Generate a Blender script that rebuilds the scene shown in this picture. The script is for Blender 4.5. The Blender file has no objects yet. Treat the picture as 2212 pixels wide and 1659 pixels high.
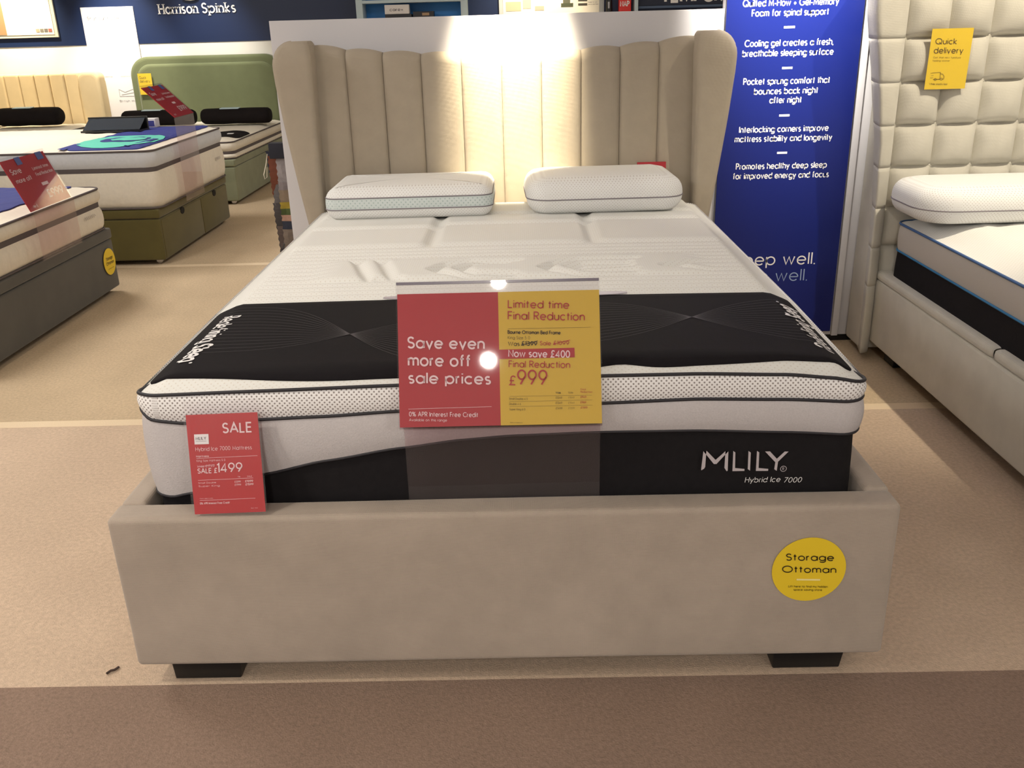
import bpy, math, random
from math import sin, cos, pi, sqrt, exp, hypot, radians
from mathutils import Matrix, Vector
random.seed(7)
S = bpy.context.scene
C = S.collection

# ------------------------------------------------------------------ camera, world, lights, exposure
cam_data = bpy.data.cameras.new('camera')
cam = bpy.data.objects.new('camera', cam_data); C.objects.link(cam)
cam_data.sensor_width = 36.0
cam_data.lens = 1969.0 * 36.0 / 2212.0
cam_data.clip_start = 0.05
cam.matrix_world = Matrix(((0.999674, 0.021762, 0.013353, 0.0502),
                           (0.004512, 0.364173, -0.93132, -1.6311),
                           (-0.02513, 0.931077, 0.363956, 1.3461),
                           (0, 0, 0, 1)))
S.camera = cam
world = bpy.data.worlds.new('world'); S.world = world
world.use_nodes = True
world.node_tree.nodes['Background'].inputs[0].default_value = (1, 0.93, 0.84, 1)
world.node_tree.nodes['Background'].inputs[1].default_value = 0.3
S.view_settings.view_transform = 'Standard'
S.view_settings.look = 'None'
S.view_settings.exposure = 0.75
S.view_settings.gamma = 1.0
S.view_settings.use_curve_mapping = False

WARM = (1.0, 0.955, 0.91)
def area(x, y, z, sx, sy, power, col=WARM):
    d = bpy.data.lights.new('ceiling_fill', 'AREA'); d.shape = 'RECTANGLE'
    d.size = sx; d.size_y = sy; d.energy = power; d.color = col
    o = bpy.data.objects.new('ceiling_fill', d); C.objects.link(o); o.location = (x, y, z)
def spot(x, y, z, tx, ty, tz, power, ang, blend=0.6, rad=0.04, col=(1.0, 0.84, 0.58)):
    d = bpy.data.lights.new('spotlight', 'SPOT'); d.energy = power; d.color = col
    d.spot_size = radians(ang); d.spot_blend = blend; d.shadow_soft_size = rad
    o = bpy.data.objects.new('spotlight', d); C.objects.link(o); o.location = (x, y, z)
    o.rotation_euler = (Vector((tx, ty, tz)) - Vector((x, y, z))).to_track_quat('-Z', 'Y').to_euler()
CZ = 2.75
for (x, y, p) in [(-3.2, -1.6, 22), (-2.9, -4.6, 46), (2.9, -4.4, 40), (3.4, -1.2, 5), (-3.0, 1.6, 28), (3.4, 1.2, 4),
                  (-3.6, 4.6, 36), (0.5, 5.0, 22), (3.6, 5.0, 18), (-0.2, 0.9, 4)]:
    area(x, y, CZ - 0.02, 0.9, 0.9, p)  # unseen area lights added at ceiling level as general and frontal fill
# downlight spots: over the beds, behind the photographer and along the wall
spot(0.03, 1.72, 2.5, 0.03, 2.2, 1.20, 780, 26, 1.0, 0.03, (1, 0.86, 0.62))
spot(0.98, 1.6, 2.5, 1.10, 2.24, 1.62, 430, 42, 1.0, 0.03, (1, 0.93, 0.82))
spot(1.98, 1.05, 2.6, 2.0, 2.1, 0.95, 92, 84, 0.6, 0.02, (1, 0.88, 0.68))
spot(-0.09, -3.05, 2.65, 0.1, 0.2, 0.2, 20, 70, 1.0, 0.04, (1, 0.92, 0.8))
spot(-0.2, -4.2, 2.65, 0.1, 0.0, 0.2, 95, 60, 1.0, 0.045, (1, 0.94, 0.86))
spot(-1.9, -0.9, 2.65, -1.5, 0.6, 0.0, 60, 85, 0.8, 0.05, (1, 0.90, 0.76))
spot(1.7, -1.6, 2.65, 1.3, 0.3, 0.0, 8, 80, 0.8, 0.05, (1, 0.88, 0.72))
spot(-4.95, 7.75, 2.5, -4.98, 8.2, 1.35, 260, 60, 1.0, 0.05)
spot(-3.95, 7.45, 2.5, -3.95, 8.2, 1.25, 210, 50, 1.0, 0.05, (1, 0.92, 0.78))
spot(-3.05, 7.4, 2.55, -3.05, 8.2, 0.95, 120, 52, 1.0, 0.05, (1, 0.95, 0.85))
spot(0.3, 7.4, 2.5, 0.2, 8.2, 1.6, 130, 64, 1.0, 0.05)

# ------------------------------------------------------------------ materials
def srgb(r, g, b):
    f = lambda c: (c / 255 / 12.92) if c / 255 <= 0.04045 else ((c / 255 + 0.055) / 1.055) ** 2.4
    return (f(r), f(g), f(b), 1.0)
MATS = {}
def mat(name, col, rough=0.8, metal=0.0, noise=0.0, nscale=30.0, bump=0.0, bscale=400.0, sheen=0.0, coat=0.0,
        spec=0.5, dots=None, weave=False, big=0.0, emit=0.0):
    if name in MATS: return MATS[name]
    m = bpy.data.materials.new(name); m.use_nodes = True; MATS[name] = m
    nt = m.node_tree; N = nt.nodes; L = nt.links
    b = N['Principled BSDF']
    c = srgb(*col)
    b.inputs['Base Color'].default_value = c
    b.inputs['Roughness'].default_value = rough
    b.inputs['Metallic'].default_value = metal
    b.inputs['Specular IOR Level'].default_value = spec
    if sheen:
        b.inputs['Sheen Weight'].default_value = sheen
        b.inputs['Sheen Roughness'].default_value = 0.4
    if coat:
        b.inputs['Coat Weight'].default_value = coat; b.inputs['Coat Roughness'].default_value = 0.03
    if emit:
        b.inputs['Emission Color'].default_value = c; b.inputs['Emission Strength'].default_value = emit
    tc = N.new('ShaderNodeTexCoord')
    colour_out = None
    if noise or big:
        n = N.new('ShaderNodeTexNoise'); n.inputs['Scale'].default_value = nscale
        n.inputs['Detail'].default_value = 6
        L.new(tc.outputs['Object'], n.inputs['Vector'])
        mr = N.new('ShaderNodeMapRange'); mr.inputs['From Min'].default_value = 0.3; mr.inputs['From Max'].default_value = 0.7
        mr.inputs['To Min'].default_value = 1 - noise; mr.inputs['To Max'].default_value = 1 + noise
        L.new(n.outputs['Fac'], mr.inputs['Value'])
        val = mr.outputs[0]
        if big:
            n2 = N.new('ShaderNodeTexNoise'); n2.inputs['Scale'].default_value = 3.5; n2.inputs['Detail'].default_value = 3
            L.new(tc.outputs['Object'], n2.inputs['Vector'])
            m2 = N.new('ShaderNodeMapRange'); m2.inputs['From Min'].default_value = 0.3; m2.inputs['From Max'].default_value = 0.7
            m2.inputs['To Min'].default_value = 1 - big; m2.inputs['To Max'].default_value = 1 + big
            L.new(n2.outputs['Fac'], m2.inputs['Value'])
            mu = N.new('ShaderNodeMath'); mu.operation = 'MULTIPLY'
            L.new(val, mu.inputs[0]); L.new(m2.outputs[0], mu.inputs[1]); val = mu.outputs[0]
        vm = N.new('ShaderNodeVectorMath'); vm.operation = 'SCALE'
        vm.inputs[0].default_value = c[:3]; L.new(val, vm.inputs['Scale'])
        L.new(vm.outputs[0], b.inputs['Base Color']); colour_out = vm.outputs[0]
    h = None
    if bump:
        n = N.new('ShaderNodeTexNoise'); n.inputs['Scale'].default_value = bscale; n.inputs['Detail'].default_value = 3
        L.new(tc.outputs['Object'], n.inputs['Vector']); h = n.outputs['Fac']
        if weave:
            w1 = N.new('ShaderNodeTexWave'); w1.inputs['Scale'].default_value = 160; w1.inputs['Distortion'].default_value = 1.5
            w1.bands_direction = 'X'; L.new(tc.outputs['Object'], w1.inputs['Vector'])
            w2 = N.new('ShaderNodeTexWave'); w2.inputs['Scale'].default_value = 160; w2.inputs['Distortion'].default_value = 1.5
            w2.bands_direction = 'Z'; L.new(tc.outputs['Object'], w2.inputs['Vector'])
            ad = N.new('ShaderNodeMath'); L.new(w1.outputs['Fac'], ad.inputs[0]); L.new(w2.outputs['Fac'], ad.inputs[1])
            ad2 = N.new('ShaderNodeMath'); L.new(ad.outputs[0], ad2.inputs[0]); L.new(h, ad2.inputs[1]); h = ad2.outputs[0]
    if dots:                                   # (cell size, radius, dot colour, use uv)
        cell, rad, dcol, uv = dots
        mp = N.new('ShaderNodeMapping'); mp.inputs['Rotation'].default_value = (0, 0, radians(45))
        L.new(tc.outputs['UV' if uv else 'Object'], mp.inputs['Vector'])
        v = N.new('ShaderNodeTexVoronoi'); v.voronoi_dimensions = '2D'; v.inputs['Randomness'].default_value = 0.0
        v.inputs['Scale'].default_value = 1.0 / cell
        L.new(mp.outputs[0], v.inputs['Vector'])
        mr = N.new('ShaderNodeMapRange'); mr.inputs['From Min'].default_value = rad - 0.08; mr.inputs['From Max'].default_value = rad + 0.08
        L.new(v.outputs['Distance'], mr.inputs['Value'])
        mx = N.new('ShaderNodeMix'); mx.data_type = 'RGBA'
        mx.inputs['A'].default_value = srgb(*dcol); mx.inputs['B'].default_value = c
        if colour_out: L.new(colour_out, mx.inputs['B'])
        L.new(mr.outputs[0], mx.inputs['Factor']); L.new(mx.outputs['Result'], b.inputs['Base Color'])
        if h is None: h = mr.outputs[0]
        else:
            ad = N.new('ShaderNodeMath'); L.new(mr.outputs[0], ad.inputs[0]); L.new(h, ad.inputs[1]); h = ad.outputs[0]
    if h is not None:
        bp = N.new('ShaderNodeBump'); bp.inputs['Strength'].default_value = bump or 0.3
        bp.inputs['Distance'].default_value = 0.002
        L.new(h, bp.inputs['Height']); L.new(bp.outputs[0], b.inputs['Normal'])
    return m
def clear_mat(name, tint, alpha=0.12, rough=0.02):
    if name in MATS: return MATS[name]
    m = bpy.data.materials.new(name); m.use_nodes = True; MATS[name] = m
    N = m.node_tree.nodes; L = m.node_tree.links
    N.remove(N['Principled BSDF'])
    t = N.new('ShaderNodeBsdfTransparent'); t.inputs[0].default_value = tint
    g = N.new('ShaderNodeBsdfGlossy'); g.inputs['Roughness'].default_value = rough
    d = N.new('ShaderNodeBsdfDiffuse'); d.inputs[0].default_value = (0.8, 0.77, 0.78, 1)
    lw = N.new('ShaderNodeLayerWeight'); lw.inputs[0].default_value = 0.5
    pw = N.new('ShaderNodeMath'); pw.operation = 'POWER'; pw.inputs[1].default_value = 4.0; L.new(lw.outputs['Facing'], pw.inputs[0])
    fr = N.new('ShaderNodeMath'); fr.operation = 'MULTIPLY_ADD'; fr.inputs[1].default_value = 0.6; fr.inputs[2].default_value = 0.035
    L.new(pw.outputs[0], fr.inputs[0])
    m1 = N.new('ShaderNodeMixShader'); m1.inputs[0].default_value = alpha
    L.new(t.outputs[0], m1.inputs[1]); L.new(d.outputs[0], m1.inputs[2])
    m2 = N.new('ShaderNodeMixShader'); L.new(fr.outputs[0], m2.inputs[0])
    L.new(m1.outputs[0], m2.inputs[1]); L.new(g.outputs[0], m2.inputs[2])
    L.new(m2.outputs[0], N['Material Output'].inputs[0])
    return m

M_white_board = mat('white_board', (205, 204, 208), 0.6)
M_white_wall = mat('white_wall', (225, 222, 214), 0.8, noise=0.02, nscale=3)
M_navy = mat('navy_wall', (14, 34, 72), 0.45)
M_ceiling = mat('ceiling_paint', (215, 212, 205), 0.9)
M_carpet_light = mat('light_carpet', (200, 178, 156), 1.0, noise=0.12, nscale=90, bump=1.0, bscale=260, big=0.05, spec=0.1)
M_carpet_far = mat('sand_carpet', (196, 175, 146), 1.0, noise=0.12, nscale=90, bump=1.0, bscale=260, big=0.05, spec=0.1)
M_carpet_seam = mat('carpet_seam', (226, 206, 176), 1.0, bump=1.0, bscale=260, spec=0.1)
M_carpet_dark = mat('brown_carpet', (142, 121, 107), 1.0, noise=0.16, nscale=120, bump=1.0, bscale=260, big=0.07, spec=0.1)
M_velvet = mat('taupe_velvet', (176, 163, 150), 0.9, noise=0.04, nscale=14, bump=0.35, bscale=500, sheen=0.25, big=0.05, weave=True, spec=0.2)
M_hb = mat('beige_weave', (176, 165, 148), 0.9, noise=0.03, nscale=20, bump=0.4, bscale=500, sheen=0.1, weave=True, spec=0.2)
M_tuft = mat('silver_velvet', (200, 196, 184), 0.85, noise=0.05, nscale=12, bump=0.4, bscale=500, sheen=0.25, weave=True, big=0.04, spec=0.2)
M_knit = mat('white_knit', (228, 228, 224), 0.85, dots=(0.0098, 0.15, (214, 208, 200), False), bump=0.25, bscale=300, spec=0.2)
M_pillow = mat('pillow_knit', (234, 235, 234), 0.85, dots=(0.0085, 0.17, (196, 190, 186), True), bump=0.25, bscale=300, spec=0.2)
M_gusset = mat('cool_gusset', (208, 218, 218), 0.8, dots=(0.012, 0.2, (168, 186, 186), True), bump=0.3, bscale=300, spec=0.2)
M_mesh = mat('spacer_mesh', (244, 243, 243), 0.8, dots=(0.0072, 0.25, (146, 138, 136), True), bump=0.35, bscale=300, spec=0.2)
M_greyband = mat('grey_border', (196, 191, 192), 0.85, noise=0.05, nscale=300, bump=0.5, bscale=350, spec=0.2)
M_black = mat('black_fabric', (30, 28, 30), 0.85, noise=0.08, nscale=60, bump=0.3, bscale=500, spec=0.15)
M_runner = mat('black_runner_fabric', (24, 21, 24), 0.8, noise=0.06, nscale=60, bump=0.2, bscale=500, spec=0.12)
M_piping = mat('dark_piping', (38, 36, 42), 0.6)
M_greypipe = mat('grey_piping', (128, 122, 128), 0.7)
M_bluepipe = mat('blue_piping', (48, 120, 172), 0.6)
M_bluepipe2 = mat('steel_blue_piping', (66, 100, 150), 0.6)
M_plastic_black = mat('black_plastic', (14, 16, 20), 0.4)
M_logo = mat('silver_print', (190, 182, 186), 0.6)
M_white_print = mat('white_print', (238, 236, 236), 0.5)
M_line = mat('faint_grey_print', (66, 62, 66), 0.7)
M_red = mat('sale_red', (184, 8, 26), 0.45)
M_redsign = mat('sign_red', (174, 26, 40), 0.5)
M_redtext = mat('red_print', (176, 34, 34), 0.5)
M_yellow = mat('sticker_yellow', (236, 204, 44), 0.5)
M_yellowsign = mat('sign_yellow', (214, 178, 48), 0.5)
M_pinkwhite = mat('pale_pink_print', (240, 214, 218), 0.5)
M_blackprint = mat('black_print', (26, 10, 12), 0.6)
M_olivetext = mat('olive_print', (104, 90, 40), 0.6)
M_paleyellow = mat('pale_yellow_print', (250, 236, 160), 0.5)
M_banner = mat('banner_blue', (6, 26, 106), 0.4)
M_dim = mat('pale_blue_print', (150, 170, 205), 0.5)
M_clear = clear_mat('clear_sleeve', (0.985, 0.98, 0.985, 1), 0.006)
M_clear2 = clear_mat('clear_acrylic', (0.95, 0.90, 0.91, 1), 0.02)
M_clearedge = mat('acrylic_edge', (112, 106, 122), 0.25)
M_chrome = mat('chrome', (200, 200, 205), 0.2, metal=1.0)

# ------------------------------------------------------------------ builders
def wloc(o):
    v = Vector((0, 0, 0))
    while o: v += o.location; o = o.parent
    return v
def obj(name, verts, faces, m=None, parent=None, smooth=False, uvs=None, loc=None, mesh=None):
    if mesh is None:
        mesh = bpy.data.meshes.new(name)
        off = Vector(loc) if loc is not None else (wloc(parent) if parent else Vector((0, 0, 0)))
        mesh.from_pydata([(v[0] - off[0], v[1] - off[1], v[2] - off[2]) for v in verts], [], faces)
        if uvs:
            ul = mesh.uv_layers.new(name='UVMap')
            for lp in mesh.loops: ul.data[lp.index].uv = uvs[lp.vertex_index]
        if m: mesh.materials.append(m)
        if smooth:
            mesh.polygons.foreach_set('use_smooth', [True] * len(mesh.polygons))
        mesh.update()
    o = bpy.data.objects.new(name, mesh); C.objects.link(o)
    if loc is not None:
        o.location = Vector(loc) - (wloc(parent) if parent else Vector((0, 0, 0)))
    if parent: o.parent = parent
    return o
def tag(o, label=None, cat=None, group=None, kind=None):
    if label: o['label'] = label
    if cat: o['category'] = cat
    if group: o['group'] = group
    if kind: o['kind'] = kind
    return o
def thing(name, label, cat, loc=(0, 0, 0), group=None):
    o = bpy.data.objects.new(name, None); C.objects.link(o); o.location = loc
    o.empty_display_size = 0.05
    return tag(o, label, cat, group)
def boxgeo(x0, x1, y0, y1, z0, z1, V=None, F=None):
    V = [] if V is None else V; F = [] if F is None else F
    n = len(V)
    V += [(x0, y0, z0), (x1, y0, z0), (x1, y1, z0), (x0, y1, z0), (x0, y0, z1), (x1, y0, z1), (x1, y1, z1), (x0, y1, z1)]
    F += [tuple(n + i for i in f) for f in ((0, 3, 2, 1), (4, 5, 6, 7), (0, 1, 5, 4), (1, 2, 6, 5), (2, 3, 7, 6), (3, 0, 4, 7))]
    return V, F
def bevel(o, w, seg=3, smooth=True):
    md = o.modifiers.new('bevel', 'BEVEL'); md.width = w; md.segments = seg; md.limit_method = 'ANGLE'
    md.angle_limit = radians(40)
    if smooth: o.data.polygons.foreach_set('use_smooth', [True] * len(o.data.polygons))
    return o
def box(name, x0, x1, y0, y1, z0, z1, m, parent=None, bv=0.0, seg=3):
    V, F = boxgeo(x0, x1, y0, y1, z0, z1)
    o = obj(name, V, F, m, parent)
    if bv: bevel(o, bv, seg)
    return o
def outline(cx, cy, hx, hy, r, step=0.03, seg=8):
    """rounded rectangle, ccw from front-left: (x, y, nx, ny, s)"""
    P = []
    def line(ax, ay, bx, by, nx, ny):
        n = max(1, int(hypot(bx - ax, by - ay) / step))
        for i in range(n): P.append((ax + (bx - ax) * i / n, ay + (by - ay) * i / n, nx, ny))
    def arc(ox, oy, a0):
        for i in range(seg):
            a = a0 + pi / 2 * i / seg
            P.append((ox + r * cos(a), oy + r * sin(a), cos(a), sin(a)))
    line(cx - hx + r, cy - hy, cx + hx - r, cy - hy, 0, -1); arc(cx + hx - r, cy - hy + r, -pi / 2)
    line(cx + hx, cy - hy + r, cx + hx, cy + hy - r, 1, 0); arc(cx + hx - r, cy + hy - r, 0)
    line(cx + hx - r, cy + hy, cx - hx + r, cy + hy, 0, 1); arc(cx - hx + r, cy + hy - r, pi / 2)
    line(cx - hx, cy + hy - r, cx - hx, cy - hy + r, -1, 0); arc(cx - hx + r, cy - hy + r, pi)
    s = 0; out = []
    for i, p in enumerate(P):
        if i: s += hypot(p[0] - P[i - 1][0], p[1] - P[i - 1][1])
        out.append(p + (s,))
    return out
def band(name, out, zb, zt, m, parent, bulge=0.0, nz=5, ribs=0.0, ribw=0.06, inset=0.0, capb=False, capt=False, bfun=None):
    f = lambda z: z if callable(z) else (lambda x, y: z)
    zb, zt = f(zb), f(zt)
    V, U, F = [], [], []
    n = len(out)
    for k in range(nz + 1):
        t = k / nz
        for (x, y, nx, ny, s) in out:
            d = bulge * (bfun(x, y) if bfun else 1) * sin(pi * t) ** 0.7 - inset
            if ribs: d += ribs * abs(sin(pi * s / ribw)) ** 0.5 * sin(pi * t) ** 0.5 - ribs
            a, b = zb(x, y), zt(x, y)
            z = a + (b - a) * t
            V.append((x + nx * d, y + ny * d, z)); U.append((s, z))
    for k in range(nz):
        for i in range(n):
            j = (i + 1) % n
            F.append((k * n + i, k * n + j, (k + 1) * n + j, (k + 1) * n + i))
    if capb: F.append(tuple(reversed(range(n))))
    if capt: F.append(tuple(nz * n + i for i in range(n)))
    return obj(name, V, F, m, parent, smooth=True, uvs=U)
def tube(name, pts, r, m, parent, closed=False, sides=6, V=None, F=None):
    V = [] if V is None else V; F = [] if F is None else F
    n = len(pts); b0 = len(V)
    for i, p in enumerate(pts):
        a = Vector(pts[(i - 1) % n] if (closed or i > 0) else pts[i]); b = Vector(pts[(i + 1) % n] if (closed or i < n - 1) else pts[i])
        t = (b - a).normalized()
        up = Vector((0, 0, 1)) if abs(t.z) < 0.9 else Vector((0, 1, 0))
        u = t.cross(up).normalized(); w = u.cross(t)
        for k in range(sides):
            q = Vector(p) + r * (cos(2 * pi * k / sides) * u + sin(2 * pi * k / sides) * w); V.append(tuple(q))
    for i in range(n if closed else n - 1):
        j = (i + 1) % n
        for k in range(sides):
            l = (k + 1) % sides
            F.append((b0 + i * sides + k, b0 + i * sides + l, b0 + j * sides + l, b0 + j * sides + k))
    if not closed:
        F.append(tuple(b0 + k for k in range(sides))); F.append(tuple(b0 + (n - 1) * sides + k for k in reversed(range(sides))))
    if name is None: return V, F
    return obj(name, V, F, m, parent, smooth=True)
def sst(a, b, x):
    t = max(0, min(1, (x - a) / (b - a))); return t * t * (3 - 2 * t)
def pipe_on(name, out, z, m, parent, r=0.004, off=0.003, hide=None):
    f = z if callable(z) else (lambda x, y: z)
    g = (lambda y: sst(hide, hide + .12, y)) if hide is not None else (lambda y: 0)
    return tube(name, [(x + nx * (off - .018 * g(y)), y + ny * (off - .018 * g(y)), f(x, y) - .008 * g(y)) for x, y, nx, ny, s in out], r, m, parent, closed=True)
def cap(name, cx, cy, hx, hy, r, zfun, m, parent, step=0.03, uv=False):
    """top sheet: regular grid pulled into the rounded outline"""
    nx = max(4, int(2 * hx / step)); ny = max(4, int(2 * hy / step))
    V, F, U = [], [], []
    for j in range(ny + 1):
        for i in range(nx + 1):
            x = -hx + 2 * hx * i / nx; y = -hy + 2 * hy * j / ny
            ax, ay = abs(x) - (hx - r), abs(y) - (hy - r)
            if ax > 0 and ay > 0:
                l = hypot(ax, ay); mx_ = max(ax, ay)
                if l > 0:
                    k = mx_ / l
                    x = math.copysign(hx - r + ax * k, x); y = math.copysign(hy - r + ay * k, y)
                    d = r - mx_
            else: d = min(hx - abs(x), hy - abs(y))
            if ax > 0 and ay > 0: d = r - max(ax, ay)
            V.append((cx + x, cy + y, zfun(cx + x, cy + y, max(d, 0.0)))); U.append((x, y))
    for j in range(ny):
        for i in range(nx):
            a = j * (nx + 1) + i
            F.append((a, a + 1, a + nx + 2, a + nx + 1))
    return obj(name, V, F, m, parent, smooth=True, uvs=U)

# ------------------------------------------------------------------ stroke lettering (round geometric sans)
def A(cx, cy, rx, ry, a0, a1, n=None):
    n = n or max(3, int(abs(a1 - a0) / 20))
    return [(cx + rx * cos(radians(a0 + (a1 - a0) * i / n)), cy + ry * sin(radians(a0 + (a1 - a0) * i / n))) for i in range(n + 1)]
O_ = A(.30, .34, .30, .34, 0, 360)
G = {
 'a': (.60, [O_, [(.60, 0), (.60, .68)]]), 'b': (.60, [O_, [(0, 0), (0, 1)]]), 'c': (.54, [A(.30, .34, .30, .34, 45, 315)]),
 'd': (.60, [O_, [(.60, 0), (.60, 1)]]), 'e': (.60, [A(.30, .34, .30, .34, 0, 318) , [(0.02, .34), (.60, .34)]]),
 'f': (.30, [[(.12, 0), (.12, .82)] + A(.28, .82, .16, .17, 180, 90), [(0, .66), (.29, .66)]]),
 'g': (.60, [O_, [(.60, .68), (.60, -.06)] + A(.30, -.06, .30, .22, 0, -150)]),
 'h': (.50, [[(0, 0), (0, 1)], [(0, .4)] + A(.25, .42, .25, .26, 180, 0) + [(.50, 0)]]),
 'i': (0.0, [[(0, 0), (0, .68)], [(0, .87), (0, .97)]]), 'j': (.05, [[(.05, .68), (.05, -.2), (-.05, -.28)], [(.05, .87), (.05, .97)]]),
 'k': (.44, [[(0, 0), (0, 1)], [(.42, .68), (.03, .34), (.44, 0)]]), 'l': (0.0, [[(0, 0), (0, 1)]]),
 'm': (.80, [[(0, 0), (0, .68)], [(0, .44)] + A(.20, .46, .20, .22, 180, 0) + [(.40, 0)], [(.40, .44)] + A(.60, .46, .20, .22, 180, 0) + [(.80, 0)]]),
 'n': (.48, [[(0, 0), (0, .68)], [(0, .42)] + A(.24, .43, .24, .25, 180, 0) + [(.48, 0)]]),
 'o': (.60, [O_]), 'p': (.60, [O_, [(0, -.28), (0, .68)]]), 'q': (.60, [O_, [(.60, -.28), (.60, .68)]]),
 'r': (.24, [[(0, 0), (0, .68)], [(0, .44)] + A(.22, .46, .22, .20, 180, 90)]),
 's': (.36, [A(.18, .51, .17, .17, 40, 270, 8) + A(.18, .17, .18, .17, 90, -140, 8)]),
 't': (.28, [[(.13, 0), (.13, .92)], [(0, .66), (.28, .66)]]),
 'u': (.48, [[(0, .68), (0, .24)] + A(.24, .24, .24, .24, 180, 360) + [(.48, .68)], [(.48, .68), (.48, 0)]]),
 'v': (.50, [[(0, .68), (.25, 0), (.50, .68)]]), 'w': (.80, [[(0, .68), (.20, 0), (.40, .66), (.60, 0), (.80, .68)]]),
 'x': (.46, [[(0, .68), (.46, 0)], [(.46, .68), (0, 0)]]), 'y': (.50, [[(0, .68), (.25, .02)], [(.50, .68), (.13, -.28)]]),
 'z': (.44, [[(0, .68), (.44, .68), (0, 0), (.44, 0)]]),
 'A': (.74, [[(0, 0), (.37, 1), (.74, 0)], [(.13, .33), (.61, .33)]]),
 'B': (.52, [[(0, 0), (0, 1), (.26, 1)] + A(.26, .77, .22, .23, 90, -90) + [(0, .54)], [(.26, .54)] + A(.26, .27, .26, .27, 90, -90) + [(0, 0)]]),
 'C': (.80, [A(.48, .5, .48, .5, 45, 315)]), 'D': (.66, [[(0, 0), (0, 1), (.22, 1)] + A(.22, .5, .44, .5, 90, -90) + [(0, 0)]]),
 'E': (.46, [[(.46, 1), (0, 1), (0, 0), (.46, 0)], [(0, .52), (.42, .52)]]), 'F': (.44, [[(.44, 1), (0, 1), (0, 0)], [(0, .52), (.40, .52)]]),
 'G': (.92, [A(.48, .5, .48, .5, 45, 360) + [(.55, .5)]]), 'H': (.62, [[(0, 0), (0, 1)], [(.62, 0), (.62, 1)], [(0, .52), (.62, .52)]]),
 'I': (0.0, [[(0, 0), (0, 1)]]), 'K': (.58, [[(0, 0), (0, 1)], [(.55, 1), (.03, .48), (.58, 0)]]), 'L': (.42, [[(0, 1), (0, 0), (.42, 0)]]),
 'M': (.84, [[(0, 0), (.06, 1), (.42, .2), (.78, 1), (.84, 0)]]), 'N': (.66, [[(0, 0), (0, 1), (.66, 0), (.66, 1)]]),
 'O': (.98, [A(.49, .5, .49, .5, 0, 360)]), 'P': (.50, [[(0, 0), (0, 1), (.24, 1)] + A(.24, .74, .26, .26, 90, -90) + [(0, .48)]]),
 'Q': (.98, [A(.49, .5, .49, .5, 0, 360), [(.55, .3), (.98, -.02)]]),
 'R': (.52, [[(0, 0), (0, 1), (.24, 1)] + A(.24, .74, .26, .26, 90, -90) + [(0, .48)], [(.2, .48), (.52, 0)]]),
 'S': (.50, [A(.25, .75, .23, .25, 25, 270, 9) + A(.25, .25, .25, .25, 90, -155, 9)]),
 'T': (.54, [[(.27, 0), (.27, 1)], [(0, 1), (.54, 1)]]), 'U': (.6, [[(0, 1), (0, .3)] + A(.3, .3, .3, .3, 180, 360) + [(.6, 1)]]),
 'V': (.66, [[(0, 1), (.33, 0), (.66, 1)]]), 'W': (1.02, [[(0, 1), (.26, 0), (.51, .95), (.76, 0), (1.02, 1)]]), 'Y': (.6, [[(0, 1), (.3, .46), (.6, 1)], [(.3, .46), (.3, 0)]]),
 '0': (.54, [A(.27, .5, .27, .5, 0, 360)]), '1': (.18, [[(0, .84), (.18, 1), (.18, 0)]]),
 '2': (.52, [A(.26, .74, .25, .26, 170, -20, 9) + [(0, 0), (.52, 0)]]),
 '3': (.50, [A(.24, .76, .22, .24, 160, -90, 9) + A(.24, .26, .26, .26, 90, -160, 9)]),
 '4': (.56, [[(.42, 0), (.42, 1), (0, .26), (.56, .26)]]), '5': (.5, [[(.46, 1), (.12, 1), (.07, .58)] + A(.24, .32, .26, .32, 120, -150, 9)]),
 '6': (.56, [A(.28, .32, .28, .32, 0, 360), [(.05, .46), (.36, 1)]]), '7': (.50, [[(0, 1), (.50, 1), (.12, 0)]]),
 '8': (.5, [A(.25, .76, .20, .24, 0, 360), A(.25, .26, .25, .26, 0, 360)]), '9': (.56, [A(.28, .68, .28, .32, 0, 360), [(.51, .54), (.20, 0)]]),
 '£': (.54, [A(.32, .76, .20, .24, 20, 180) + [(.14, .2), (.02, .02), (.52, .02)], [(0, .48), (.40, .48)]]),
 '%': (.8, [A(.16, .78, .16, .20, 0, 360), A(.64, .22, .16, .20, 0, 360), [(.66, 1), (.14, 0)]]),
 '+': (.46, [[(.23, .12), (.23, .58)], [(0, .35), (.46, .35)]]), '-': (.28, [[(0, .34), (.28, .34)]]),
 '.': (0.02, [[(0, -.04), (0, .06)]]), ',': (0.02, [[(.02, .06), (-.03, -.14)]]), "'": (0.0, [[(0, .8), (0, 1)]]),
 '®': (.4, [A(.2, .1, .2, .2, 0, 360), [(.13, 0), (.13, .2), (.24, .17), (.13, .1), (.26, 0)]]),
}
def strokes(text, gap=.22, space=.42, w=0.12):
    x = 0; out = []
    for ch in text:
        if ch == ' ': x += space; continue
        adv, st = G[ch]
        for s in st: out.append([(px + x, py) for px, py in s])
        x += adv + gap
    return out, x - gap
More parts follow.
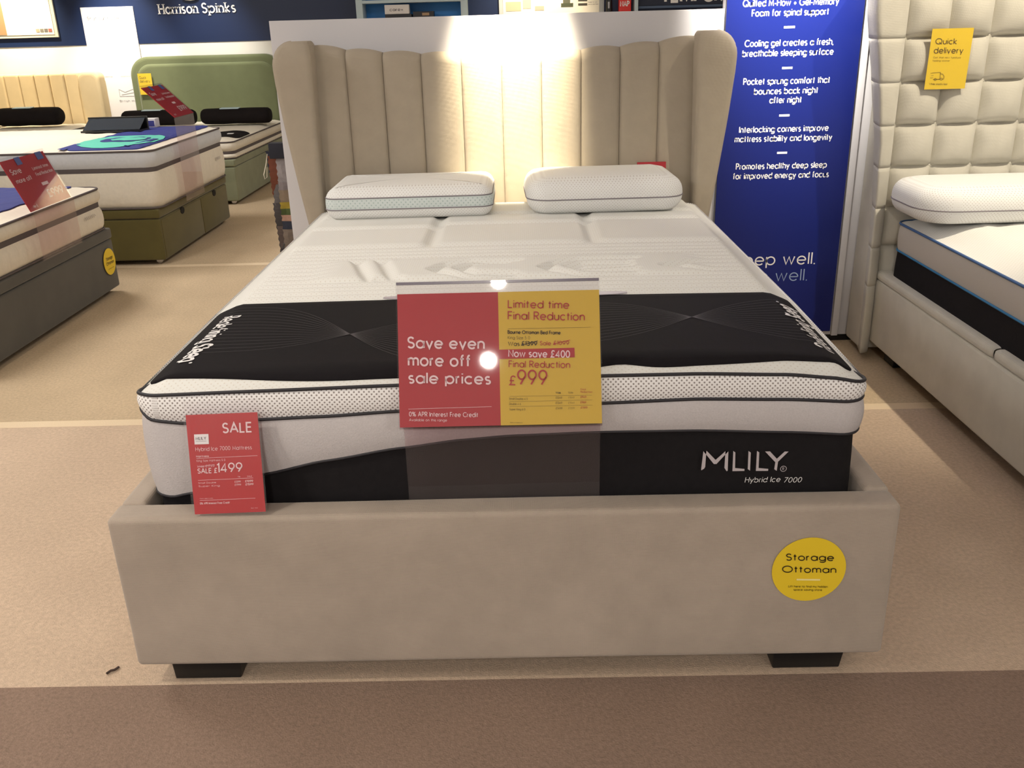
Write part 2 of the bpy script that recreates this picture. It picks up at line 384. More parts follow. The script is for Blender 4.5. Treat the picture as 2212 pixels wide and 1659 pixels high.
def ribbon(pts, hw, V, F):
    n = len(pts)
    if n < 2: return
    closed = hypot(pts[0][0] - pts[-1][0], pts[0][1] - pts[-1][1]) < 1e-6
    P = list(pts)
    L = []
    for i in range(n):
        if closed:
            a = P[i - 1] if i > 0 else P[n - 2]; b = P[i + 1] if i < n - 1 else P[1]
        else:
            a = P[max(i - 1, 0)]; b = P[min(i + 1, n - 1)]
        p = P[i]
        def nrm(u, v):
            l = hypot(v[0] - u[0], v[1] - u[1]) or 1e-9
            return (-(v[1] - u[1]) / l, (v[0] - u[0]) / l)
        n1 = nrm(a, p) if a != p else nrm(p, b); n2 = nrm(p, b) if b != p else n1
        m = (n1[0] + n2[0], n1[1] + n2[1]); l2 = m[0] ** 2 + m[1] ** 2
        k = 2 / l2 if l2 > 0.5 else 2.0
        L.append((p, (m[0] * k, m[1] * k)))
    b0 = len(V)
    for p, m in L:
        V.append((p[0] + m[0] * hw, p[1] + m[1] * hw)); V.append((p[0] - m[0] * hw, p[1] - m[1] * hw))
    for i in range(n - 1):
        F.append((b0 + 2 * i, b0 + 2 * i + 1, b0 + 2 * i + 3, b0 + 2 * i + 2))
def lettering(name, items, place, m, parent, joined=False):
    if len(items) > 1 and not joined:
        for it in items: lettering('rule_line' if it[0] == 'line' else name, [it], place, m, parent, True)
        return
    """items: (text, x0, y, x1, height, weight[, slant]) in a 2D frame; place(x, y) -> world point. One flat mesh"""
    V2, F = [], []
    for it in items:
        if it[0] == 'bar':
            _, x0, y0, x1, y1 = it
            n = len(V2); V2 += [(x0, y0), (x1, y0), (x1, y1), (x0, y1)]; F.append((n, n + 1, n + 2, n + 3)); continue
        if it[0] == 'line':
            ribbon(it[1], it[2], V2, F); continue
        text, x0, y, x1, h, w = it[:6]; sl = it[6] if len(it) > 6 else 0
        st, W = strokes(text)
        sx = (x1 - x0 - w * h * 0) / max(W, 1e-6); 
        sgn = 1 if h > 0 else -1
        for s in st:
            ribbon([(x0 + px * sx + sl * py * h, y + py * h) for px, py in s], abs(h) * w / 2, V2, F)
    V = [place(x, y) for x, y in V2]
    return obj(name, V, F, m, parent)
class Frame:
    """maps drawing coordinates (four measured corners tl, tr, br, bl) onto a physical rectangle origin=tl, U, V(down), normal"""
    def __init__(s, corners, O, U, Vd, off):
        s.c = corners; s.O = Vector(O); s.U = Vector(U); s.V = Vector(Vd); s.n = s.U.cross(s.V).normalized() * -1 * off
    def __call__(s, x, y):
        (ax, ay), (bx, by), (cx, cy), (dx, dy) = s.c
        u = v = 0.5
        for _ in range(8):
            fx = ax * (1 - u) * (1 - v) + bx * u * (1 - v) + cx * u * v + dx * (1 - u) * v - x
            fy = ay * (1 - u) * (1 - v) + by * u * (1 - v) + cy * u * v + dy * (1 - u) * v - y
            ux = (bx - ax) * (1 - v) + (cx - dx) * v; uy = (by - ay) * (1 - v) + (cy - dy) * v
            vx = (dx - ax) * (1 - u) + (cx - bx) * u; vy = (dy - ay) * (1 - u) + (cy - by) * u
            det = ux * vy - uy * vx
            du = (fx * vy - fy * vx) / det; dv = (ux * fy - uy * fx) / det
            u -= du; v -= dv
        return tuple(s.O + s.U * u + s.V * v + s.n)
def plate(name, O, U, Vd, th, m, parent, u0=0, u1=1, v0=0, v1=1, off=0.0):
    O, U, Vd = Vector(O), Vector(U), Vector(Vd); n = U.cross(Vd).normalized()
    P = [O + U * a + Vd * b for a, b in ((u0, v0), (u1, v0), (u1, v1), (u0, v1))]
    V = [tuple(p - n * off) for p in P] + [tuple(p - n * (off - th)) for p in P]
    F = [(0, 3, 2, 1), (4, 5, 6, 7), (0, 1, 5, 4), (1, 2, 6, 5), (2, 3, 7, 6), (3, 0, 4, 7)]
    return obj(name, V, F, m, parent)
# n = U x Vd points AWAY from viewer when U is right and Vd is down; viewer side is -n

# ------------------------------------------------------------------ setting
fl = box('floor', -7.5, 5.5, -6, 8.25, -0.12, -0.012, M_carpet_far); tag(fl, kind='structure')
box('carpet_panel', -7.5, 5.5, -6, 0.015, -0.012, 0.0, M_carpet_dark, fl)
box('carpet_panel', -7.5, 5.5, 0.015, 1.475, -0.012, 0.0, M_carpet_light, fl)
box('carpet_strip', -7.5, 5.5, 1.475, 1.53, -0.012, 0.0004, M_carpet_seam, fl)
box('carpet_panel', -7.5, 5.5, 1.53, 3.96, -0.012, 0.0, M_carpet_far, fl)
box('carpet_strip', -7.5, 5.5, 3.96, 4.02, -0.012, 0.0004, M_carpet_seam, fl)
box('carpet_panel', -7.5, 5.5, 4.02, 8.25, -0.012, 0.0, M_carpet_far, fl)
tag(box('ceiling', -7.5, 5.5, -6, 8.25, CZ, CZ + 0.1, M_ceiling), kind='structure')
wb = tag(box('wall_back', -7.5, 5.5, 8.25, 8.42, 0, CZ, M_white_wall), kind='structure')
tag(box('wall_left', -7.6, -7.5, -6, 8.3, 0, CZ, M_white_wall), kind='structure')
tag(box('wall_right', 5.5, 5.6, -6, 8.3, 0, CZ, M_white_wall), kind='structure')
tag(box('wall_front', -7.5, 5.5, -6.1, -6, 0, CZ, M_white_wall), kind='structure')
tag(box('trim_1', -7.5, 5.5, 8.244, 8.25, 1.288, CZ, M_navy), kind='structure')

# partition boards behind the two nearest headboards
p = tag(box('display_board', -0.93, 0.872, 2.25, 2.30, 0.0, 1.395, M_white_board, bv=0.002),
        'low white display board standing behind the channelled headboard', 'panel')
pt = thing('display_board', 'taller white display board behind the blue banner and buttoned headboard', 'panel', (2.2, 2.29, 0))
box('board', 0.875, 3.7, 2.262, 2.31, 0.03, 2.1, M_white_board, pt, 0.002)
box('edge_strip', 1.425, 1.452, 2.246, 2.262, 0.03, 2.1, M_white_board, pt, 0.001)
box('plinth', 0.875, 3.7, 2.27, 2.305, 0.0, 0.03, M_plastic_black, pt)

# ------------------------------------------------------------------ main bed frame
bed = thing('ottoman_bed', 'taupe velvet ottoman bed frame with channelled winged headboard, nearest in the middle', 'bed', (0, 1.1, 0))
FT, FB = 0.428, 0.062
def wob(V, amp, seed):
    rnd = random.Random(seed); ph = [rnd.uniform(0, 6) for _ in range(6)]
    return [(x + amp * 0.6 * sin(9 * z + 5 * y + ph[0]), y + amp * (sin(7 * x + ph[1]) * sin(11 * z + ph[2])), z + amp * 0.7 * sin(6 * x + ph[3]) * sin(5 * y + ph[4])) for x, y, z in V]
def padded_box(name, x0, x1, y0, y1, z0, z1, r, m, parent, step=0.05, amp=0.0, seed=1, nseg=4):
    """upholstered slab: rounded horizontal section, rounded top and bottom edges"""
    cx, cy, hx, hy = (x0 + x1) / 2, (y0 + y1) / 2, (x1 - x0) / 2, (y1 - y0) / 2
    out = outline(cx, cy, hx, hy, min(r, hx * .98, hy * .98), step, 5)
    rings = []
    for i in range(nseg + 1):
        a = pi / 2 * i / nseg; rings.append((r * (1 - sin(a)), z0 + r * (1 - cos(a))))
    nm = max(2, int((z1 - z0) / 0.06))
    for i in range(1, nm): rings.append((0, z0 + r + (z1 - z0 - 2 * r) * i / nm))
    for i in range(nseg + 1):
        a = pi / 2 * i / nseg; rings.append((r * (1 - cos(a)), z1 - r + r * sin(a)))
    V, F = [], []; n = len(out)
    for ins, z in rings:
        for x, y, nx, ny, s in out: V.append((x - nx * ins, y - ny * ins, z))
    for k in range(len(rings) - 1):
        for i in range(n):
            j = (i + 1) % n; F.append((k * n + i, k * n + j, (k + 1) * n + j, (k + 1) * n + i))
    F.append(tuple(reversed(range(n)))); F.append(tuple((len(rings) - 1) * n + i for i in range(n)))
    if amp: V = wob(V, amp, seed)
    return obj(name, V, F, m, parent, smooth=True)
padded_box('footboard', -0.812, 0.812, 0.0, 0.072, FB, FT, 0.012, M_velvet, bed, amp=0.0022, seed=3)
padded_box('side_rail', -0.812, -0.757, 0.072, 2.12, FB, FT, 0.012, M_velvet, bed, amp=0.0015, seed=4)
padded_box('side_rail', 0.757, 0.812, 0.072, 2.12, FB, FT, 0.012, M_velvet, bed, amp=0.0015, seed=5)
box('slat_base', -0.757, 0.757, 0.072, 2.12, 0.17, 0.2, M_plastic_black, bed)
ft = [(-0.75, 0), (-0.594, 0), (-0.597, 0)]
def foot(xa, xb, ya, yb):
    V = [(xa + .0, ya, 0), (xb - .008, ya, 0), (xb - .008, yb, 0), (xa, yb, 0), (xa - .002, ya - .006, FB + .006), (xb, ya - .006, FB + .006), (xb, yb + .004, FB + .006), (xa - .002, yb + .004, FB + .006)]
    F = [(0, 3, 2, 1), (4, 5, 6, 7), (0, 1, 5, 4), (1, 2, 6, 5), (2, 3, 7, 6), (3, 0, 4, 7)]
    return bevel(obj('foot', V, F, M_plastic_black, bed), 0.003, 2)
foot(-0.748, -0.592, 0.035, 0.16); foot(0.59, 0.746, 0.035, 0.16)
foot(-0.748, -0.592, 1.9, 2.02); foot(0.59, 0.746, 1.9, 2.02)
# headboard with ten padded channels
hb = box('headboard', -0.80, 0.80, 2.165, 2.245, 0.10, 1.22, M_hb, bed, 0.01)
seams = [-.768, -.623, -.478, -.328, -.170, -.012, .145, .301, .453, .605, .758]
def ztop(x): return 1.262 + 0.045 * abs(x / .76) ** 2.4
for k in range(10):
    xa, xb = seams[k] + .0008, seams[k + 1] - .0008
    w = xb - xa; NX = 12
    V, F = [], []
    prof = []                                # (depth offset from y=2.175 towards the viewer factor, z) along a path over the top
    for i in range(14): prof.append((1.0, 0.25 + (1.0 - 0.03) * i / 13, 0))
    for i in range(1, 8):
        a = pi / 2 * i / 7; prof.append((cos(a), None, sin(a)))
    for (d, z, s) in prof:
        for i in range(NX + 1):
            t = 2 * i / NX - 1; x = xa + w * (t + 1) / 2
            puff = (1 - abs(t) ** 5)
            zt = ztop(x) - 0.009 + 0.010 * (1 - t * t)
            yy = 2.148 - 0.011 * puff
            if z is None:
                y = 2.20 - (2.20 - yy) * d; zz = zt - 0.042 + 0.042 * s
            else:
                y = yy; zz = 0.25 + (zt - 0.042 - 0.25) * (z - 0.25) / 0.97
            V.append((x, y, zz))
        V.append((xb, 2.20, V[-1][2])); V.append((xa, 2.20, V[-1 - NX - 1][2]))
    n = NX + 3
    for j in range(len(prof) - 1):
        for i in range(n):
            q = (i + 1) % n
            F.append((j * n + i, j * n + q, (j + 1) * n + q, (j + 1) * n + i))
    obj('padded_channel', V, F, M_hb, bed, smooth=True)
# wings
def lerp(T, z):
    for (a, va), (b, vb) in zip(T, T[1:]):
        if z <= b: return va + (vb - va) * max(0, (z - a)) / (b - a)
    return T[-1][1]
XO = [(0.1, .775), (.59, .814), (.77, .840), (1.0, .868), (1.17, .884), (1.30, .890)]
XI = [(0.1, .745), (.6, .748), (.9, .744), (1.15, .738), (1.30, .732)]
def wing(sgn):
    V, F = [], []; zs = [0.10 + (1.22 - 0.10) * i / 22 for i in range(23)] + [1.22 + .098 * sin(pi / 2 * i / 9) for i in range(1, 10)]
    ns = None; edge = []; front = []
    for z in zs:
        xo, xi = lerp(XO, min(z, 1.3)), lerp(XI, min(z, 1.3))
        if z > 1.22:
            q = (z - 1.22) / .098; xo -= .075 * (1 - sqrt(max(0, 1 - q * q * .998))); xi += .028 * (1 - sqrt(max(0, 1 - q * q * .99)))
        yf = 2.075 - 0.035 * max(0, min(1, (z - 0.5) / .75)); yb = 2.205
        if z > 1.22:
            q = (z - 1.22) / .098; yf += .05 * (1 - sqrt(max(0, 1 - q * q * .995)))
        hx = (xo - xi) / 2; cx = (xo + xi) / 2; cy = (yf + yb) / 2; hy = (yb - yf) / 2
        r = min(0.022, hx * .9)
        pts = []
        for (ox, oy, a0) in ((cx + hx - r, cy - hy + r, -90), (cx + hx - r, cy + hy - r, 0), (cx - hx + r, cy + hy - r, 90), (cx - hx + r, cy - hy + r, 180)):
            for i in range(7):
                a = radians(a0 + 15 * i); pts.append((ox + r * cos(a), oy + r * sin(a)))
        ns = len(pts)
        for x, y in pts: V.append((sgn * x, y, z))
        edge.append((sgn * (xo - .004), yf + r * .9, z))
    for k in range(len(zs) - 1):
        for i in range(ns):
            j = (i + 1) % ns; F.append((k * ns + i, k * ns + j, (k + 1) * ns + j, (k + 1) * ns + i))
    F.append(tuple(range(ns))); F.append(tuple((len(zs) - 1) * ns + i for i in range(ns)))
    if sgn < 0: F = [tuple(reversed(f)) for f in F]
    w = obj('wing', V, F, M_hb, bed, smooth=True)
    tube('piping', [(x + sgn * .004, y + .006, z) for x, y, z in edge[3:]], 0.0032, M_hb, w)
wing(-1); wing(1)

# ------------------------------------------------------------------ main mattress
def pl(T, x):
    if x <= T[0][0]: return T[0][1]
    for (a, va), (b, vb) in zip(T, T[1:]):
        if x <= b:
            t = (x - a) / (b - a); t = t * t * (3 - 2 * t) * .35 + t * .65
            return va + (vb - va) * t
    return T[-1][1]
T1 = [(-.755, .662), (-.73, .668), (-.5, .673), (-.215, .679), (.2, .690), (.40, .690), (.58, .684), (.68, .674), (.755, .656)]
T2 = [(-.76, .634), (-.72, .613), (-.65, .605), (-.36, .614), (-.21, .622), (.2, .630), (.4, .635), (.58, .630), (.745, .620)]
T3 = [(-.765, .436), (-.70, .435), (-.67, .441), (-.50, .484), (-.37, .512), (-.21, .538), (-.08, .554), (.02, .561), (.2, .565), (.4, .564), (.59, .556), (.745, .546)]
def mixf(T, side):
    def f(x, y):
        t = min(1, max(0, (y - 0.13) / 0.5))
        return pl(T, x) * (1 - t) + side(x) * t
    return f
Z1 = mixf(T1, lambda x: .668); Z2 = mixf(T2, lambda x: .632); Z3 = mixf(T3, lambda x: .50)
mt = thing('mattress', 'thick white, grey and black mattress with knitted top on the taupe bed', 'mattress', (0, 1.09, 0.2))
MO = outline(0, 1.085, .752, 1.0, .055, 0.02, 8)
MOin = outline(0, 1.085, .745, .993, .055, 0.02, 8)
band('black_border', MOin, 0.2, Z3, M_black, mt, bulge=.004, nz=6, capb=True)
band('grey_border', MO, Z3, Z2, M_greyband, mt, bulge=.008, nz=6)
band('mesh_border', MO, Z2, Z1, M_mesh, mt, bulge=.007, nz=6, bfun=lambda x, y: 1 - 1.6 * sst(.12, .35, y))
pipe_on('piping', MO, Z1, M_piping, mt, .0036, hide=.10)
pipe_on('piping', MO, Z2, M_piping, mt, .0036, .002, hide=.12)
pipe_on('piping', MO, Z3, M_piping, mt, .0034, .000)
EMB = [ [(-.452, 1.10), (-.385, .875)], [(-.375, 1.09), (-.318, .88)], [(-.36, .88), (-.30, .88)],
        [(.035, 1.045), (-.10, 1.05), (-.17, 1.02), (-.205, .965), (-.17, .915), (-.10, .885), (.04, .878)],
        [(.00, 1.02), (-.09, 1.01), (-.13, .97), (-.09, .92), (.02, .905)],
        [(.385, 1.05), (.22, 1.045), (.15, 1.01), (.118, .96), (.15, .91), (.22, .885), (.38, .88)],
        [(.36, 1.0), (.23, .995), (.19, .965), (.23, .925), (.37, .915)], [(.22, .96), (.36, .962)],
        [(.60, 1.02), (.47, .955), (.60, .90)] ]
def segd(px, py, a, b):
    vx, vy = b[0] - a[0], b[1] - a[1]; t = ((px - a[0]) * vx + (py - a[1]) * vy) / (vx * vx + vy * vy); t = max(0, min(1, t))
    return hypot(px - a[0] - vx * t, py - a[1] - vy * t)
def ribs(y, y0, p): return abs(sin(pi * (y - y0) / p)) ** 0.7
def quilt(x, y):
    h = 0.0
    if y < .70: return .003
    if y < .865: return .010 * ribs(y, .70, .0413)
    if y < 1.10:
        e = sst(.50, .60, abs(x - .02))
        d = min(segd(x, y, a, b) for L in EMB for a, b in zip(L, L[1:]))
        emb = .017 * sst(0, .028, d)
        bd = min(y - .865, 1.10 - y)
        emb *= sst(0, .02, bd)
        rb = .010 * ribs(y, .865, .047)
        return emb * (1 - e) + rb * e
    if y < 1.285: return .010 * ribs(y, 1.10, .0463)
    # puffed blocks, staggered
    if x < -.245: bx = (-.80, -.245); yy = (1.285, 1.585, 1.80, 2.06)
    elif x < .285: bx = (-.245, .285); yy = (1.285, 1.62, 1.80, 2.06)
    else: bx = (.285, .80); yy = (1.285, 1.655, 1.80, 2.06)
    for a, b in zip(yy, yy[1:]):
        if a <= y < b or b == 2.06:
            dx = min(x - bx[0], bx[1] - x); dy = min(y - a, b - y)
            if dx <= 0 or dy <= 0: return 0
            rr = .05
            if dx < rr and dy < rr: d = rr - hypot(rr - dx, rr - dy)
            else: d = min(dx, dy)
            return .015 * sst(0, .035, d)
    return 0
def mtop(x, y, d):
    z = Z1(x, max(y, .085)) + 0.016 * sst(0, .07, d) - .004 * (x / .75) ** 2
    return z + quilt(x, y) * sst(.03, .07, d)
cap('quilted_top', 0, 1.085, .752, 1.0, .055, mtop, M_knit, mt, step=.0065)
# silver logo and model line on the black border, y just in front
LY = .0785
def onfront(x, z): return (x, LY - 0.0002, z)
def poly(name, polys, place, m, parent):
    V, F = [], []
    for pg in polys:
        n = len(V); V += [place(*q) for q in pg]; F.append(tuple(range(n, n + len(pg))))
    return obj(name, V, F, m, parent)
poly('logo', [
    [(.4182, .5195), (.4244, .5195), (.4238, .4830), (.4218, .4790), (.4160, .4712 + .004), (.4158, .4800)],
    [(.4182, .5195), (.4256, .5195), (.4445, .4988), (.4445, .4893), (.4415, .4893)],
    [(.4445, .4893), (.4445, .4988), (.4640, .5185), (.4700, .5180), (.4470, .4893)],
    [(.4700, .5180), (.4640, .5185), (.4640, .4800), (.4690, .4720), (.4712, .4730)],
    [(.4800, .5185), (.4845, .5150), (.4862, .4790), (.5060, .4765), (.5060, .4718), (.4812, .4718)],
    [(.5115, .5178), (.5165, .5140), (.5178, .4722), (.5128, .4760)],
    [(.5290, .5175), (.5340, .5140), (.5352, .4780), (.5555, .4755), (.5555, .4708), (.5300, .4712)],
    [(.5460, .5158), (.5560, .5158), (.5715, .4985), (.5720, .4915), (.5690, .4905)],
    [(.5720, .4915), (.5715, .4985), (.5865, .5148), (.5945, .5145), (.5745, .4915)],
    [(.5690, .4915), (.5745, .4915), (.5735, .4705), (.5680, .4745)],
], onfront, M_logo, mt)
lettering('registered_mark', [('line', [(.5871 + .0062 * cos(a * pi / 8), .4750 + .0062 * sin(a * pi / 8)) for a in range(17)], .0006),
                              ('R', .5852, .4722, .5884, .0056, .15)], onfront, M_logo, mt)
lettering('lettering', [('Hybrid Ice', .5090, .4448, .5820, .0118, .11, .12), ('7000', .5900, .4430, .6262, .0112, .11, .2)], onfront, M_white_print, mt)

# ------------------------------------------------------------------ black runner on the mattress
def rsurf(x, y):
    d = min(.752 - abs(x), y - .085)
    return mtop(x, y, max(d, 0)) + .004
run = thing('bed_runner', 'black printed runner lying across the foot of the white mattress', 'runner', (0, .4, .69))
def runner_sheet(x0, x1, y0, y1, r, surf, m, parent, wav=None, th=.005, step=.02, name='cloth'):
    nx = int((x1 - x0) / step); ny = max(4, int((y1 - y0) / step))
    V, F = [], []
    cx, cy, hx, hy = (x0 + x1) / 2, (y0 + y1) / 2, (x1 - x0) / 2, (y1 - y0) / 2
    for lay in (0, 1):
        for j in range(ny + 1):
            for i in range(nx + 1):
                x = -hx + 2 * hx * i / nx; y = -hy + 2 * hy * j / ny
                ax, ay = abs(x) - (hx - r), abs(y) - (hy - r)
                if ax > 0 and ay > 0:
                    k = max(ax, ay) / hypot(ax, ay); x = math.copysign(hx - r + ax * k, x); y = math.copysign(hy - r + ay * k, y)
                X, Y = cx + x, cy + y
                if wav: Y += wav(X) * (1 - j / ny) ** 2
                V.append((X, Y, surf(X, Y) + (0 if lay == 0 else -th)))
    n1 = (nx + 1) * (ny + 1)
    for j in range(ny):
        for i in range(nx):
            a = j * (nx + 1) + i
            F.append((a, a + 1, a + nx + 2, a + nx + 1)); F.append((n1 + a, n1 + a + nx + 1, n1 + a + nx + 2, n1 + a + 1))
    ring = [i for i in range(nx + 1)] + [j * (nx + 1) + nx for j in range(1, ny + 1)] + [ny * (nx + 1) + i for i in range(nx - 1, -1, -1)] + [j * (nx + 1) for j in range(ny - 1, 0, -1)]
    for a, b in zip(ring, ring[1:] + ring[:1]): F.append((a, n1 + a, n1 + b, b))
    return obj(name, V, F, m, parent, smooth=False)
rc = runner_sheet(-.742, .738, .142, .672, .03, rsurf, M_runner, run, wav=lambda x: -.032 * (1 - sst(.30, .74, abs(x))) + .012 * exp(-((x - .25) / .05) ** 2))
rc.data.polygons.foreach_set('use_smooth', [True] * len(rc.data.polygons))
V, F = [], []
for half in (-1, 1):
    for k in range(15):
        t = k / 14 - .5; pts = []
        for i in range(61):
            x = -.70 + 1.40 * i / 60
            u = (x + .75 * 1) / .80
            y = .405 + t * .46 * cos(pi * u) * (1 - .25 * cos(2 * pi * u)) + (.055 * cos(pi * u * 1.0 + .6) + .03 * sin(2 * pi * u))
            pts.append((x, max(.18, min(.64, y))))
        if half == 1: break
        ribbon(pts, .0007, V, F)
obj('printed_lines', [(x, y, rsurf(x, y) + .0012) for x, y in V], F, M_line, run)
def left_text(a, b): return (-.700 + b, .563 - a, rsurf(-.700 + b, .563 - a) + .0015)
def right_text(a, b): return (.722 - b, .232 + a, rsurf(.722 - b, .232 + a) + .0015)
for f in (left_text, right_text):
    lettering('lettering', [('Redefining', 0, 0, .200, .040, .15), ('Sleep', .222, 0, .335, .040, .21), ('®', .345, .03, .352, .012, .2)], f, M_white_print, run)
tg = thing('plastic_strip', 'thin pale plastic strip lying along the back edge of the black runner', 'plastic strip', (0, .68, .69))
V, F = [], []
NN = 24
for i in range(NN + 1):
    x = -.315 + .64 * i / NN
    w = .028 * min(1, (i + .8) / 2, (NN - i + .8) / 2); bow = -.012 * (1 - (2 * i / NN - 1) ** 2)
    for dy in (-.5, .5):
        y = .684 + bow + dy * w; V.append((x, y, rsurf(x, max(y, .66)) + .0035))
n0 = len(V); V += [(x, y, z - .002) for x, y, z in V]
for i in range(NN):
    a = 2 * i; F += [(a, a + 2, a + 3, a + 1), (n0 + a, n0 + a + 1, n0 + a + 3, n0 + a + 2), (a, n0 + a, n0 + a + 2, a + 2), (a + 1, a + 3, n0 + a + 3, n0 + a + 1)]
F += [(0, 1, n0 + 1, n0), (2 * NN, n0 + 2 * NN, n0 + 2 * NN + 1, 2 * NN + 1)]
obj('strip', V, F, mat('pale_plastic', (190, 182, 190), 0.3), tg)

# ------------------------------------------------------------------ pillows
def superpillow(t, cx, cy, z0, hx, hy, h, zones, rot=0, r=.09, tilt=0, roll=0, pipes=(), edge=.05, mat_top=None, pm=None):
    """zones: list of (name, f0, f1, material); f as fraction of height. Profile is a flattened super-ellipse"""
    c, s_ = cos(rot), sin(rot)
    def prof(f):                      # inset for height fraction f
        u = abs(2 * f - 1)
        return edge * (1 - (1 - u ** 2.4) ** (1 / 2.2))
    def tr(x, y, z):
        X, Y = c * x - s_ * y, s_ * x + c * y
        return (cx + X, cy + Y, z0 + z + tilt * y + roll * x)
    for (nm, f0, f1, m) in zones:
        V, F, U = [], [], []
        ks = 8; n = None
        for k in range(ks + 1):
            f = f0 + (f1 - f0) * k / ks
            ins = prof(f)
            o = outline(0, 0, hx - ins, hy - ins, max(.02, r - ins * .6), .035, 7)
            n = len(o)
            if k and n != len(first):
                pass
            if k == 0: first = o
            # keep the same vertex count by offsetting the first outline
            base = outline(0, 0, hx, hy, r, .035, 7); n = len(base)
            for x, y, nx, ny, sl in base:
                V.append(tr(x - nx * ins, y - ny * ins, f * h)); U.append((sl, f * h))
        for k in range(ks):
            for i in range(n):
                j = (i + 1) % n; F.append((k * n + i, k * n + j, (k + 1) * n + j, (k + 1) * n + i))
        if f1 >= 1 or f0 <= 0:        # close with shrinking rings
            top = f1 >= 1
            base = outline(0, 0, hx, hy, r, .035, 7)
            prev0 = ks * n if top else 0
            ring0 = prev0
            R_ = 7
            last = prev0
            for q in range(1, R_ + 1):
                g = 1 - q / (R_ + .0) * .97
                b0 = len(V)
                for x, y, nx, ny, sl in base:
                    X, Y = (x - nx * edge) * g, (y - ny * edge) * g
                    V.append(tr(X, Y, (h + .006 * (1 - g * g)) if top else 0.0)); U.append((X, Y + 5))
                for i in range(n):
                    j = (i + 1) % n
                    F.append((last + i, last + j, b0 + j, b0 + i) if top else (last + j, last + i, b0 + i, b0 + j))
                last = b0
            F.append(tuple(last + i for i in (range(n) if top else reversed(range(n)))))
        obj(nm, V, F, m, t, smooth=True, uvs=U)
    for f in pipes:
        base = outline(0, 0, hx, hy, r, .035, 7); ins = prof(f)
        tube('piping', [tr(x - nx * (ins - .001), y - ny * (ins - .001), f * h) for x, y, nx, ny, sl in base], .0022, pm or M_greypipe, t, closed=True)
PZ = .692
pa = thing('pillow', 'white memory foam pillow with pale blue mesh side band, left on the bed', 'pillow', (-.36, 1.93, PZ))
superpillow(pa, -.362, 1.925, PZ, .312, .20, .122, [('lower_cover', 0, .36, M_pillow), ('mesh_band', .36, .70, M_gusset), ('upper_cover', .70, 1, M_pillow)],
            rot=0, r=.05, edge=.055, pipes=(.36, .70), roll=.004)
pb = thing('pillow', 'white perforated memory foam pillow with single grey seam, right on the bed', 'pillow', (.36, 1.93, PZ))
superpillow(pb, .362, 1.93, PZ, .292, .205, .135, [('lower_cover', 0, .46, M_pillow), ('upper_cover', .46, 1, M_pillow)],
            rot=.03, r=.085, edge=.075, pipes=(.46,))
rt = obj('pillow_label', *boxgeo(.525, .64, 2.112, 2.124, .80, .828), mat('label_red', (170, 40, 50), .6), None)
tag(rt, 'small red tag just showing behind the right-hand white pillow', 'label')

